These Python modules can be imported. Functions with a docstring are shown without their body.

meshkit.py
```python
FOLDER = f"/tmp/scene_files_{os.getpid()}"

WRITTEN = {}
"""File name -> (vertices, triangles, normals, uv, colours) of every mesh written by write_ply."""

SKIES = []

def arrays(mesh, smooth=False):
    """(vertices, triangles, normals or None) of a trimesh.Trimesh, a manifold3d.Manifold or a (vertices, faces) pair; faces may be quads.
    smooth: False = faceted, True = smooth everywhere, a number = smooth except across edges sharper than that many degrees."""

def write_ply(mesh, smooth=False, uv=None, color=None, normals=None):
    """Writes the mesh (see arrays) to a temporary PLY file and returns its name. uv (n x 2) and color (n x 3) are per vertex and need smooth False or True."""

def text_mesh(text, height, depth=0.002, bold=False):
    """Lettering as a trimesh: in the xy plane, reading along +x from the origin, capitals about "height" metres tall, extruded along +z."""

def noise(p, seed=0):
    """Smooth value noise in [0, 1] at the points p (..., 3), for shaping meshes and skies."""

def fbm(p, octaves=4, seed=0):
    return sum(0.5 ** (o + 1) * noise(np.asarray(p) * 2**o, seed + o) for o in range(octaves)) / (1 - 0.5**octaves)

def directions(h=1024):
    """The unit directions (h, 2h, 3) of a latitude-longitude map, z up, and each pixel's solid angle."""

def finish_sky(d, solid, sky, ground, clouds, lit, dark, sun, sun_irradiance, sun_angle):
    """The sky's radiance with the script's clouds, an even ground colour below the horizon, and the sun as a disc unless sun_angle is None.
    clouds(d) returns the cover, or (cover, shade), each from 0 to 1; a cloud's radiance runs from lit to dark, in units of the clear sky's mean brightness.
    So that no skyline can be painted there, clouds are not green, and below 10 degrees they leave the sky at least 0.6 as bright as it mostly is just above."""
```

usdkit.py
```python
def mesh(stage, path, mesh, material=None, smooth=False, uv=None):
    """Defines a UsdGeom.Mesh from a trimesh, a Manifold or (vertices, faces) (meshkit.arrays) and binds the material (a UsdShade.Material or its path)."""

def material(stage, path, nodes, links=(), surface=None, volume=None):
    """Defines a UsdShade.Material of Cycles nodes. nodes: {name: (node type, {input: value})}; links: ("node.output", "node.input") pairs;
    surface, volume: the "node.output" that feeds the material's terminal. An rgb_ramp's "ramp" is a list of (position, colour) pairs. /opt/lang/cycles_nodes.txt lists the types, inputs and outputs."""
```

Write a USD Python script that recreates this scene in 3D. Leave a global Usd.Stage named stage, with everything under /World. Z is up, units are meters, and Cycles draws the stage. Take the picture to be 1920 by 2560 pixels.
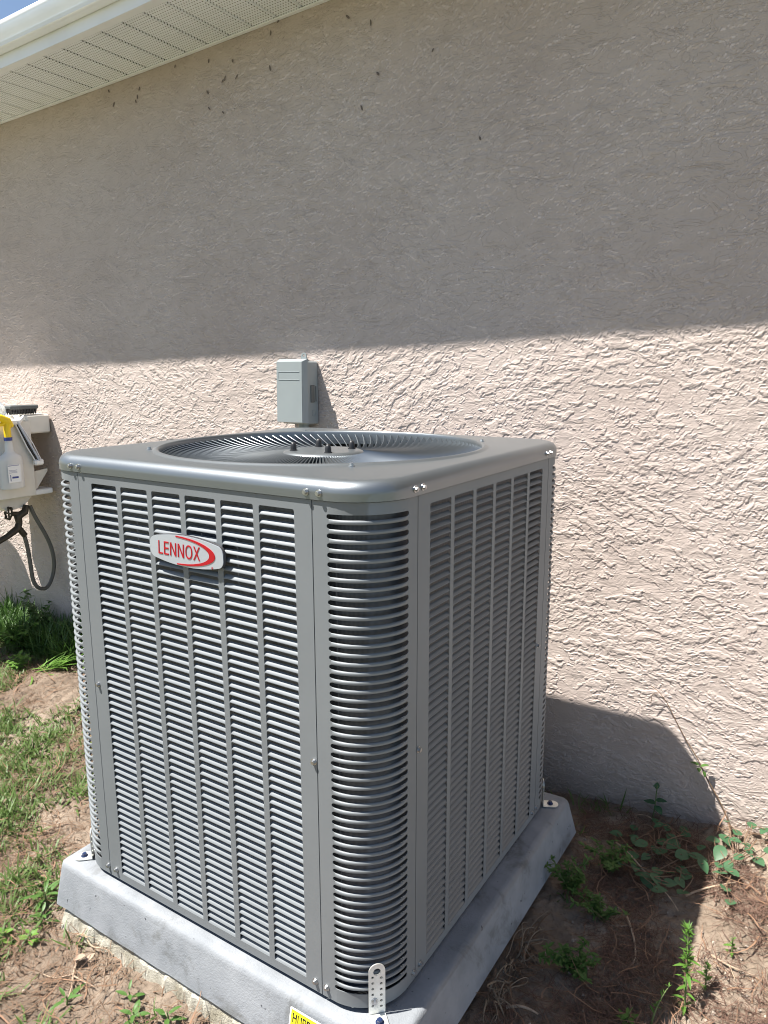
import math, random
import numpy as np, trimesh, manifold3d as m3, usdkit, meshkit
from shapely.geometry import Polygon, Point, box as sbox
from shapely import affinity
from shapely.ops import unary_union
from pxr import Usd, UsdGeom, UsdLux, UsdShade, Gf, Sdf

stage = Usd.Stage.CreateInMemory()
UsdGeom.SetStageUpAxis(stage, UsdGeom.Tokens.z)
UsdGeom.Xform.Define(stage, '/World')
UsdGeom.Scope.Define(stage, '/World/Looks')
rng = np.random.default_rng(11)
random.seed(11)
PI = math.pi

# ------------------------------------------------------------------ camera
EXPOSURE = 1.42
CAM = np.array([1.39006, -0.86447, 1.08027])
YAW, PITCH, ROLL, FPX = -0.572746, 0.192042, -0.002651, 1822.85
fw = np.array([math.sin(YAW) * math.cos(PITCH), math.cos(YAW) * math.cos(PITCH), -math.sin(PITCH)])
r0 = np.array([math.cos(YAW), -math.sin(YAW), 0.0]); u0 = np.cross(r0, fw)
rt = math.cos(ROLL) * r0 + math.sin(ROLL) * u0
up = -math.sin(ROLL) * r0 + math.cos(ROLL) * u0
cam = UsdGeom.Camera.Define(stage, '/World/camera')
cam.AddTransformOp().Set(Gf.Matrix4d(*rt, 0, *up, 0, *(-fw), 0, *CAM, 1))
cam.CreateHorizontalApertureAttr(24.0); cam.CreateVerticalApertureAttr(32.0)
cam.CreateFocalLengthAttr(24.0 * FPX / 1920.0)
cam.CreateClippingRangeAttr(Gf.Vec2f(0.02, 2000))
cam.CreateExposureAttr(EXPOSURE)

# ------------------------------------------------------------------ sky and sun
SUN = np.array([-0.390, -0.353, 1.03]); SUN /= np.linalg.norm(SUN)
ELEV, ROT = math.asin(SUN[2]), math.atan2(SUN[0], SUN[1])
M = {}
def mat(name, nodes, links=(), surface='p.BSDF', volume=None):
    M[name] = usdkit.material(stage, '/World/Looks/' + name, nodes, links, surface=surface, volume=volume)
    return M[name]
sky = UsdLux.DomeLight.Define(stage, '/World/sky')
mat('sky_look', {'s': ('sky_texture', {'sky_type': 'single_scattering', 'sun_disc': False, 'sun_elevation': ELEV, 'sun_rotation': ROT, 'altitude': 0.0,
                                       'air_density': 1.0, 'aerosol_density': 0.8, 'ozone_density': 1.0}),
                 'b': ('background_shader', {'strength': 0.055})}, [('s.color', 'b.color')], surface='b.background')
UsdShade.MaterialBindingAPI.Apply(sky.GetPrim()).Bind(M['sky_look'])
sky.GetPrim().SetCustomDataByKey('kind', 'structure')
sun = UsdLux.DistantLight.Define(stage, '/World/sun')
zax = SUN; xax = np.cross([0, 0, 1.0], zax); xax /= np.linalg.norm(xax); yax = np.cross(zax, xax)
sun.AddTransformOp().Set(Gf.Matrix4d(*xax, 0, *yax, 0, *zax, 0, 0, 0, 0, 1))
sun.CreateIntensityAttr(1.25); sun.CreateAngleAttr(0.53); sun.CreateNormalizeAttr(True)
sun.CreateColorAttr(Gf.Vec3f(1.0, 0.955, 0.89))

# ------------------------------------------------------------------ helpers
used = {}
def path_for(name, parent=None):
    base = parent.GetPath().pathString if parent is not None else '/World'
    n = used.get((base, name), 0); used[(base, name)] = n + 1
    return f'{base}/{name}' + (f'_{n:03d}' if n else '')
def thing(name, label, cat, loc=(0, 0, 0), rotz=0.0, group=None):
    x = UsdGeom.Xform.Define(stage, path_for(name))
    x.AddTranslateOp().Set(Gf.Vec3d(*map(float, loc)))
    if rotz: x.AddRotateZOp().Set(math.degrees(rotz))
    return tag(x.GetPrim(), label, cat, group)
def tag(o, label, cat, group=None, kind=None):
    if label: o.SetCustomDataByKey('label', label)
    if cat: o.SetCustomDataByKey('category', cat)
    if group: o.SetCustomDataByKey('group', group)
    if kind: o.SetCustomDataByKey('kind', kind)
    return o
def obj(name, mesh, m, parent=None, smooth=35, kind=None, label=None):
    o = usdkit.mesh(stage, path_for(name, parent), mesh, M[m], smooth=smooth).GetPrim()
    if kind: o.SetCustomDataByKey('kind', kind)
    if label: o.SetCustomDataByKey('label', label)
    return o
def TM(v, f): return trimesh.Trimesh(np.asarray(v, float), np.asarray(f, int), process=False)
def quads(nu, nv, wrap_u=False, wrap_v=False, off=0):
    i = np.arange(nu if wrap_u else nu - 1); j = np.arange(nv if wrap_v else nv - 1)
    I, J = np.meshgrid(i, j, indexing='ij'); I2, J2 = (I + 1) % nu, (J + 1) % nv
    a, b, c, d = I * nv + J, I2 * nv + J, I2 * nv + J2, I * nv + J2
    q = np.stack([a, b, c, d], -1).reshape(-1, 4) + off
    return np.vstack([q[:, [0, 1, 2]], q[:, [0, 2, 3]]])
def join(*ms): return trimesh.util.concatenate([m for m in ms])
def cbox(x0, x1, y0, y1, z0, z1, c=0.002):
    lo, hi = np.array([x0, y0, z0]), np.array([x1, y1, z1]); pts = []
    for sx in (0, 1):
        for sy in (0, 1):
            for sz in (0, 1):
                p = np.where([sx, sy, sz], hi, lo).astype(float); s = np.where([sx, sy, sz], -1, 1)
                for k in range(3):
                    q = p + s * c; q[k] = p[k]; pts.append(q)
    return trimesh.convex.convex_hull(np.array(pts))
def tube(points, radii, sides=8, cap=True):
    p = np.asarray(points, float); n = len(p)
    t = np.gradient(p, axis=0); t /= np.linalg.norm(t, axis=1, keepdims=True) + 1e-12
    a = np.zeros_like(p); ref = np.array([0, 0, 1.0]) if abs(t[0, 2]) < 0.9 else np.array([1.0, 0, 0])
    for i in range(n):
        ref = ref - t[i] * (ref @ t[i]); ref /= np.linalg.norm(ref) + 1e-12; a[i] = ref
    b = np.cross(t, a); ang = np.arange(sides) * 2 * PI / sides
    rr = np.broadcast_to(radii, (n,))
    v = p[:, None] + rr[:, None, None] * (np.cos(ang)[None, :, None] * a[:, None] + np.sin(ang)[None, :, None] * b[:, None])
    f = quads(n, sides, False, True)[:, ::-1]; v = v.reshape(-1, 3)
    if cap:
        v = np.vstack([v, p[0], p[-1]]); k = n * sides
        f = np.vstack([f, [[k, (j + 1) % sides, j] for j in range(sides)], [[k + 1, (n - 1) * sides + j, (n - 1) * sides + (j + 1) % sides] for j in range(sides)]])
    m = TM(v, f)
    if m.volume < 0: m.invert()
    return m
def spline(pts, n=40):
    from scipy.interpolate import CubicSpline
    p = np.asarray(pts, float); d = np.r_[0, np.cumsum(np.linalg.norm(np.diff(p, axis=0), axis=1))]
    return CubicSpline(d, p)(np.linspace(0, d[-1], n))
def revolve(prof, n=48):
    m = trimesh.creation.revolve(np.asarray(prof, float), sections=n)
    return m
def extrude(poly, h):
    gs = getattr(poly, 'geoms', [poly])
    return join(*[trimesh.creation.extrude_polygon(g, h, engine='earcut') for g in gs])
def frame(m, o, ex, ey, ez):
    T = np.eye(4); T[:3, 0], T[:3, 1], T[:3, 2], T[:3, 3] = ex, ey, ez, o
    m = m.copy(); m.apply_transform(T); return m
def moved(m, *d):
    m = m.copy(); m.apply_translation(d); return m
def hexscrew(r=0.0040, h=0.004):
    w = trimesh.creation.cylinder(r * 1.45, 0.0012, sections=14); w.apply_translation([0, 0, 0.0006])
    c = trimesh.creation.cylinder(r, h, sections=6); c.apply_translation([0, 0, 0.0012 + h / 2])
    d = trimesh.creation.cylinder(r * 0.7, 0.0008, sections=10); d.apply_translation([0, 0, 0.0012 + h + 0.0003])
    return join(w, c, d)
def rrect(x0, x1, y0, y1, r, n=4): return sbox(x0 + r, y0 + r, x1 - r, y1 - r).buffer(r, quad_segs=n)

# 2-D gradient noise, vectorised
def _h(ix, iy, s):
    h = (ix.astype(np.int64) * 374761393 + iy.astype(np.int64) * 668265263 + s * 144665) & 0xFFFFFFFF
    h = ((h ^ (h >> 13)) * 1274126177) & 0xFFFFFFFF
    return ((h ^ (h >> 16)) & 0xFFFF) * (2 * PI / 65536.0)
def pn(x, y, s=0):
    ix, iy = np.floor(x), np.floor(y); fx, fy = x - ix, y - iy
    u, v = fx * fx * fx * (fx * (fx * 6 - 15) + 10), fy * fy * fy * (fy * (fy * 6 - 15) + 10)
    o = 0
    for dx in (0, 1):
        for dy in (0, 1):
            a = _h(ix + dx, iy + dy, s)
            o = o + (np.cos(a) * (fx - dx) + np.sin(a) * (fy - dy)) * (u if dx else 1 - u) * (v if dy else 1 - v)
    return o * 1.5
def pf(x, y, s=0, o=4, g=0.5, l=2.03):
    t, a = 0, 1.0
    for k in range(o):
        t = t + a * pn(x * l ** k + 17.3 * k, y * l ** k - 9.1 * k, s + 31 * k); a *= g
    return t
def sstep(a, b, x):
    t = np.clip((x - a) / (b - a), 0, 1); return t * t * (3 - 2 * t)

# ------------------------------------------------------------------ materials
def simple(name, col, rough=0.5, metal=0.0, var=0.12, scale=6.0, bump=0.0, bscale=80.0, spec=0.5, fine=0.0, **kw):
    nodes = {'g': ('geometry', {}), 'n': ('noise_texture', {'scale': scale, 'detail': 5.0, 'roughness': 0.6}),
             'r': ('rgb_ramp', {'ramp': [(0.25, tuple(c * (1 - var) for c in col)), (0.75, tuple(min(1, c * (1 + var)) for c in col))]}),
             'p': ('principled_bsdf', {'roughness': rough, 'metallic': metal, 'specular_ior_level': spec, **kw})}
    links = [('g.position', 'n.vector'), ('n.fac', 'r.fac'), ('r.color', 'p.base_color')]
    if bump:
        nodes['bn'] = ('noise_texture', {'scale': bscale, 'detail': 4.0, 'roughness': 0.6})
        nodes['b'] = ('bump', {'strength': 1.0, 'distance': bump})
        links += [('g.position', 'bn.vector'), ('bn.fac', 'b.height'), ('b.normal', 'p.normal')]
    return mat(name, nodes, links)
simple('unit_paint', (0.172, 0.187, 0.198), rough=0.56, metal=0.20, var=0.07, scale=5, bump=0.00012, bscale=900)
simple('lid_paint', (0.205, 0.224, 0.236), rough=0.40, metal=0.82, var=0.035, scale=9, bump=0.00010, bscale=700, coat_weight=0.15, coat_roughness=0.15)
simple('grille_paint', (0.21, 0.23, 0.245), rough=0.36, metal=0.80, var=0.05, scale=20)
simple('zinc', (0.46, 0.47, 0.48), rough=0.36, metal=1.0, var=0.1, scale=60)
simple('galvanised', (0.66, 0.66, 0.62), rough=0.40, metal=0.55, var=0.16, scale=45, bump=0.0002, bscale=300)
simple('black_rubber', (0.018, 0.018, 0.020), rough=0.45, var=0.1)
simple('dark_inside', (0.022, 0.023, 0.025), rough=0.8, var=0.2)
simple('blue_screw', (0.014, 0.026, 0.075), rough=0.35, var=0.1)
simple('badge_silver', (0.47, 0.51, 0.57), rough=0.34, metal=0.45, var=0.03)
simple('badge_red', (0.34, 0.003, 0.011), rough=0.35, var=0.03)
simple('badge_dark', (0.05, 0.05, 0.055), rough=0.5)
simple('sticker_yellow', (0.80, 0.72, 0.02), rough=0.45, var=0.03)
simple('sticker_white', (0.8, 0.8, 0.78), rough=0.45, var=0.03)
simple('ink_black', (0.012, 0.012, 0.012), rough=0.5)
simple('box_grey', (0.235, 0.265, 0.27), rough=0.42, var=0.04, scale=12)
simple('box_dark', (0.10, 0.105, 0.10), rough=0.6)
simple('white_alu', (0.84, 0.86, 0.89), rough=0.38, var=0.06, scale=4)
simple('gutter_white', (0.84, 0.86, 0.89), rough=0.32, var=0.06, scale=3)
simple('shingle', (0.10, 0.09, 0.085), rough=0.9, var=0.3, scale=30, bump=0.002, bscale=200)
simple('cream_plastic', (0.66, 0.635, 0.57), rough=0.5, var=0.10, scale=8)
simple('white_plastic', (0.78, 0.78, 0.76), rough=0.4, var=0.04)
simple('yellow_plastic', (0.85, 0.58, 0.01), rough=0.38, var=0.03)
simple('blue_plastic', (0.03, 0.05, 0.22), rough=0.4, var=0.05)
simple('bottle_plastic', (0.82, 0.85, 0.86), rough=0.3, var=0.03, transmission_weight=0.2)
simple('clear_dome', (0.80, 0.85, 0.90), rough=0.08, var=0.02, transmission_weight=0.6)
simple('brush_grey', (0.10, 0.11, 0.11), rough=0.6, var=0.15)
simple('brass_dark', (0.055, 0.048, 0.035), rough=0.5, metal=0.5, var=0.3, scale=60)
simple('hose_grey', (0.10, 0.095, 0.082), rough=0.55, var=0.2, scale=20)
simple('hose_green', (0.06, 0.11, 0.05), rough=0.5, var=0.2, scale=20)
simple('speck', (0.15, 0.122, 0.108), rough=0.9)
simple('stem_green', (0.10, 0.14, 0.045), rough=0.6, var=0.2, scale=60)
simple('stem_brown', (0.16, 0.10, 0.06), rough=0.8, var=0.3, scale=60)
simple('twig', (0.32, 0.24, 0.17), rough=0.85, var=0.35, scale=80, bump=0.0006, bscale=300)
simple('dead_stem', (0.19, 0.145, 0.10), rough=0.85, var=0.4, scale=60, bump=0.0006, bscale=300)
simple('dead_leaf', (0.30, 0.21, 0.15), rough=0.8, var=0.25, scale=60)
simple('pebble', (0.30, 0.255, 0.21), rough=0.9, var=0.35, scale=25)

# stucco paint: colour only, relief is geometry plus a fine sand bump
mat('stucco', {'g': ('geometry', {}),
               'n': ('noise_texture', {'scale': 1.6, 'detail': 6.0, 'roughness': 0.62}),
               'r': ('rgb_ramp', {'ramp': [(0.30, (0.470, 0.393, 0.352)), (0.55, (0.520, 0.443, 0.400)), (0.75, (0.550, 0.474, 0.432))]}),
               'n2': ('noise_texture', {'scale': 22.0, 'detail': 6.0, 'roughness': 0.7}),
               'r2': ('rgb_ramp', {'ramp': [(0.3, (0.90, 0.90, 0.90)), (0.7, (1.0, 1.0, 1.0))]}),
               'x': ('mix', {'mix_type': 'multiply', 'fac': 1.0}),
               'sz': ('separate_xyz', {}), 'mz': ('map_range', {'from_min': -0.16, 'from_max': 0.10, 'to_min': 1.0, 'to_max': 0.0, 'clamp': True}),
               'n5': ('noise_texture', {'scale': 16.0, 'detail': 7.0, 'roughness': 0.75}), 'm5': ('math', {'math_type': 'multiply_add', 'value2': 1.1, 'value3': -0.55}),
               's5': ('math', {'math_type': 'add', 'use_clamp': True}), 'c5': ('math', {'math_type': 'multiply', 'use_clamp': True}), 'd5': ('mix', {'mix_type': 'mix', 'color2': (0.27, 0.215, 0.165)}), 'k5': ('math', {'math_type': 'multiply', 'value2': 0.75}),
               'bn': ('noise_texture', {'scale': 420.0, 'detail': 3.0, 'roughness': 0.6}),
               'bn2': ('noise_texture', {'scale': 140.0, 'detail': 4.0, 'roughness': 0.65}),
               'ad': ('math', {'math_type': 'multiply_add', 'value2': 0.45}),
               'mp': ('mapping', {'scale': (1.0, 1.0, 2.3), 'rotation': (0.0, 0.12, 0.0)}), 'na': ('noise_texture', {'scale': 9.5, 'detail': 4.0, 'roughness': 0.60, 'distortion': 0.7}),
               'ka': ('math', {'math_type': 'multiply', 'value2': 7.0}), 'fa': ('math', {'math_type': 'fraction'}), 'ra': ('rgb_ramp', {'ramp': [(0.0, (0, 0, 0)), (0.90, (1, 1, 1)), (0.97, (0, 0, 0))]}),
               'nm': ('noise_texture', {'scale': 6.0, 'detail': 5.0, 'roughness': 0.7}), 'rm': ('rgb_ramp', {'ramp': [(0.34, (0, 0, 0)), (0.48, (1, 1, 1))]}),
               'ma': ('math', {'math_type': 'multiply'}), 'sa': ('math', {'math_type': 'multiply_add', 'value2': 1.0}),
               'b': ('bump', {'strength': 1.0, 'distance': 0.0013}),
               'p': ('principled_bsdf', {'roughness': 0.82, 'specular_ior_level': 0.25})},
    [('g.position', 'n.vector'), ('n.fac', 'r.fac'), ('g.position', 'n2.vector'), ('n2.fac', 'r2.fac'), ('r.color', 'x.color1'), ('r2.color', 'x.color2'),
     ('g.position', 'sz.vector'), ('sz.z', 'mz.value'), ('g.position', 'n5.vector'), ('n5.fac', 'm5.value1'), ('m5.value', 's5.value1'), ('mz.result', 's5.value2'),
     ('s5.value', 'c5.value1'), ('mz.result', 'c5.value2'), ('c5.value', 'k5.value1'), ('k5.value', 'd5.fac'), ('x.color', 'd5.color1'),
     ('d5.color', 'p.base_color'), ('g.position', 'bn.vector'), ('g.position', 'bn2.vector'), ('bn.fac', 'ad.value1'), ('bn2.fac', 'ad.value3'),
     ('g.position', 'mp.vector'), ('mp.vector', 'na.vector'), ('na.fac', 'ka.value1'), ('ka.value', 'fa.value1'), ('fa.value', 'ra.fac'),
     ('g.position', 'nm.vector'), ('nm.fac', 'rm.fac'), ('ra.color', 'ma.value1'), ('rm.color', 'ma.value2'), ('ma.value', 'sa.value1'), ('ad.value', 'sa.value3'),
     ('sa.value', 'b.height'), ('b.normal', 'p.normal')])
# soil
mat('soil', {'g': ('geometry', {}),
             'n': ('noise_texture', {'scale': 3.2, 'detail': 7.0, 'roughness': 0.65}),
             'r': ('rgb_ramp', {'ramp': [(0.30, (0.125, 0.095, 0.072)), (0.48, (0.205, 0.160, 0.122)), (0.68, (0.315, 0.258, 0.202))]}),
             'n2': ('noise_texture', {'scale': 90.0, 'detail': 6.0, 'roughness': 0.75}),
             'r2': ('rgb_ramp', {'ramp': [(0.28, (0.45, 0.42, 0.40)), (0.46, (0.92, 0.92, 0.92)), (0.75, (1.12, 1.1, 1.08))]}),
             'x': ('mix', {'mix_type': 'multiply', 'fac': 1.0}),
             'bn': ('noise_texture', {'scale': 260.0, 'detail': 5.0, 'roughness': 0.7}),
             'vl': ('mapping', {'location': (0.3, -0.4, 0.0)}), 'gr': ('gradient_texture', {'gradient_type': 'spherical'}), 'sc': ('mapping', {'scale': (0.25, 0.25, 0.0)}),
             'wob': ('math', {'math_type': 'multiply_add', 'value2': 0.30}), 'lr': ('rgb_ramp', {'ramp': [(0.50, (1, 1, 1)), (0.62, (0, 0, 0))]}),
             'nl': ('noise_texture', {'scale': 14.0, 'detail': 6.0, 'roughness': 0.7}), 'rl': ('rgb_ramp', {'ramp': [(0.3, (0.07, 0.075, 0.04)), (0.55, (0.13, 0.125, 0.075)), (0.75, (0.25, 0.21, 0.145))]}),
             'lm': ('mix', {'mix_type': 'mix'}),
             'b': ('bump', {'strength': 1.0, 'distance': 0.004}),
             'p': ('principled_bsdf', {'roughness': 0.95, 'specular_ior_level': 0.15})},
    [('g.position', 'n.vector'), ('n.fac', 'r.fac'), ('g.position', 'n2.vector'), ('n2.fac', 'r2.fac'), ('r.color', 'x.color1'), ('r2.color', 'x.color2'),
     ('g.position', 'vl.vector'), ('vl.vector', 'sc.vector'), ('sc.vector', 'gr.vector'), ('n.fac', 'wob.value1'), ('gr.fac', 'wob.value3'), ('wob.value', 'lr.fac'),
     ('g.position', 'nl.vector'), ('nl.fac', 'rl.fac'), ('x.color', 'lm.color1'), ('rl.color', 'lm.color2'), ('lr.color', 'lm.fac'),
     ('lm.color', 'p.base_color'), ('g.position', 'bn.vector'), ('bn.fac', 'b.height'), ('b.normal', 'p.normal')])
def concrete(name, lo, hi, scale, bumpd, dark):
    mat(name, {'g': ('geometry', {}),
               'n': ('noise_texture', {'scale': scale, 'detail': 7.0, 'roughness': 0.65}), 'r': ('rgb_ramp', {'ramp': [(0.32, lo), (0.68, hi)]}),
               'n3': ('noise_texture', {'scale': 7.0, 'detail': 6.0, 'roughness': 0.7, 'distortion': 0.6}), 'r3': ('rgb_ramp', {'ramp': [(0.36, dark), (0.47, (1, 1, 1))]}),
               'v': ('voronoi_texture', {'scale': 28.0}) if False else ('noise_texture', {'scale': 75.0, 'detail': 2.0}),
               'r4': ('rgb_ramp', {'ramp': [(0.24, (0.25, 0.25, 0.27)), (0.285, (1, 1, 1))]}),
               'x': ('mix', {'mix_type': 'multiply', 'fac': 1.0}), 'y': ('mix', {'mix_type': 'multiply', 'fac': 1.0}),
               'bn': ('noise_texture', {'scale': 240.0, 'detail': 4.0, 'roughness': 0.7}), 'b': ('bump', {'strength': 1.0, 'distance': bumpd}),
               'p': ('principled_bsdf', {'roughness': 0.75, 'specular_ior_level': 0.3})},
        [('g.position', 'n.vector'), ('n.fac', 'r.fac'), ('g.position', 'n3.vector'), ('n3.fac', 'r3.fac'), ('g.position', 'v.vector'), ('v.fac', 'r4.fac'),
         ('r.color', 'x.color1'), ('r3.color', 'x.color2'), ('x.color', 'y.color1'), ('r4.color', 'y.color2'), ('y.color', 'p.base_color'),
         ('g.position', 'bn.vector'), ('bn.fac', 'b.height'), ('b.normal', 'p.normal')])
concrete('pad_concrete', (0.172, 0.186, 0.202), (0.250, 0.265, 0.283), 11.0, 0.0012, (0.66, 0.65, 0.62))
concrete('old_concrete', (0.33, 0.31, 0.25), (0.50, 0.48, 0.41), 30.0, 0.004, (0.62, 0.60, 0.55))
# coil behind the louvres: fine vertical fins
mat('coil_fins', {'g': ('geometry', {}), 's': ('separate_xyz', {}), 'a': ('math', {'math_type': 'add'}), 'm': ('math', {'math_type': 'multiply', 'value2': 2300.0}),
                  'w': ('math', {'math_type': 'sine'}), 'z': ('math', {'math_type': 'multiply', 'value2': 250.0}), 'wz': ('math', {'math_type': 'sine'}),
                  'q': ('math', {'math_type': 'multiply_add', 'value2': 0.6}),
                  'r': ('rgb_ramp', {'ramp': [(0.0, (0.045, 0.050, 0.060)), (1.0, (0.15, 0.162, 0.185))]}),
                  'mr': ('map_range', {'from_min': -1.4, 'from_max': 1.6}),
                  'p': ('principled_bsdf', {'roughness': 0.5, 'metallic': 0.2})},
    [('g.position', 's.vector'), ('s.x', 'a.value1'), ('s.y', 'a.value2'), ('a.value', 'm.value1'), ('m.value', 'w.value1'), ('s.z', 'z.value1'), ('z.value', 'wz.value1'),
     ('wz.value', 'q.value1'), ('w.value', 'q.value3'), ('q.value', 'mr.value'), ('mr.result', 'r.fac'), ('r.color', 'p.base_color')])
# soffit: aluminium sheet with rows of punched vent holes
mat('soffit_vented', {'g': ('geometry', {}), 's': ('separate_xyz', {}),
                      'mx': ('math', {'math_type': 'multiply', 'value2': 1 / 0.0102}), 'my': ('math', {'math_type': 'multiply', 'value2': 1 / 0.0125}),
                      'fx': ('math', {'math_type': 'fraction'}), 'fy': ('math', {'math_type': 'fraction'}),
                      'cx': ('math', {'math_type': 'subtract', 'value2': 0.5}), 'cy': ('math', {'math_type': 'subtract', 'value2': 0.5}),
                      'c': ('combine_xyz', {}), 'qx': ('math', {'math_type': 'multiply'}), 'qy': ('math', {'math_type': 'multiply'}), 'd': ('math', {'math_type': 'add'}),
                      'lt': ('math', {'math_type': 'less_than', 'value2': 0.035}),
                      'n': ('noise_texture', {'scale': 5.0, 'detail': 5.0}), 'r': ('rgb_ramp', {'ramp': [(0.3, (0.82, 0.85, 0.88)), (0.7, (0.88, 0.91, 0.94))]}),
                      'x': ('mix', {'mix_type': 'mix', 'color2': (0.06, 0.055, 0.05)}),
                      'p': ('principled_bsdf', {'roughness': 0.45})},
    [('g.position', 's.vector'), ('s.x', 'mx.value1'), ('s.y', 'my.value1'), ('mx.value', 'fx.value1'), ('my.value', 'fy.value1'),
     ('fx.value', 'cx.value1'), ('fy.value', 'cy.value1'), ('cx.value', 'qx.value1'), ('cx.value', 'qx.value2'), ('cy.value', 'qy.value1'), ('cy.value', 'qy.value2'),
     ('qx.value', 'd.value1'), ('qy.value', 'd.value2'), ('d.value', 'lt.value1'), ('g.position', 'n.vector'), ('n.fac', 'r.fac'),
     ('r.color', 'x.color1'), ('lt.value', 'x.fac'), ('x.color', 'p.base_color')])
def foliage(name, ramp, trans=0.3, rough=0.5):
    mat(name, {'g': ('geometry', {}), 'r': ('rgb_ramp', {'ramp': ramp}),
               'p': ('principled_bsdf', {'roughness': rough, 'specular_ior_level': 0.4}), 't': ('translucent_bsdf', {}), 'k': ('mix_closure', {'fac': trans})},
        [('g.random_per_island', 'r.fac'), ('r.color', 'p.base_color'), ('r.color', 't.color'), ('p.BSDF', 'k.closure1'), ('t.BSDF', 'k.closure2')], surface='k.closure')
foliage('grass_green', [(0, (0.09, 0.15, 0.035)), (0.35, (0.15, 0.215, 0.05)), (0.6, (0.23, 0.27, 0.08)), (0.8, (0.38, 0.36, 0.14)), (1, (0.56, 0.48, 0.27))])
foliage('grass_dark', [(0, (0.065, 0.135, 0.03)), (0.6, (0.115, 0.205, 0.045)), (1, (0.20, 0.28, 0.08))])
foliage('straw', [(0, (0.15, 0.095, 0.06)), (0.25, (0.30, 0.21, 0.13)), (0.6, (0.48, 0.37, 0.25)), (1, (0.70, 0.61, 0.46))], trans=0.12, rough=0.8)
foliage('straw_pale', [(0, (0.22, 0.13, 0.08)), (0.4, (0.45, 0.33, 0.21)), (1, (0.78, 0.70, 0.55))], trans=0.1, rough=0.8)
foliage('straw_red', [(0, (0.12, 0.07, 0.05)), (0.4, (0.28, 0.17, 0.11)), (0.8, (0.44, 0.30, 0.21)), (1, (0.60, 0.49, 0.38))], trans=0.12, rough=0.8)
foliage('weed_leaf', [(0, (0.07, 0.15, 0.03)), (0.6, (0.11, 0.22, 0.045)), (1, (0.20, 0.30, 0.07))])
foliage('creeper_leaf', [(0, (0.05, 0.12, 0.055)), (1, (0.085, 0.17, 0.075))], trans=0.2)
foliage('fresh_leaf', [(0, (0.09, 0.20, 0.03)), (0.7, (0.14, 0.26, 0.045)), (1, (0.28, 0.34, 0.08))], trans=0.35)
foliage('bright_leaf', [(0, (0.13, 0.26, 0.04)), (1, (0.24, 0.36, 0.07))], trans=0.4)

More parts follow.
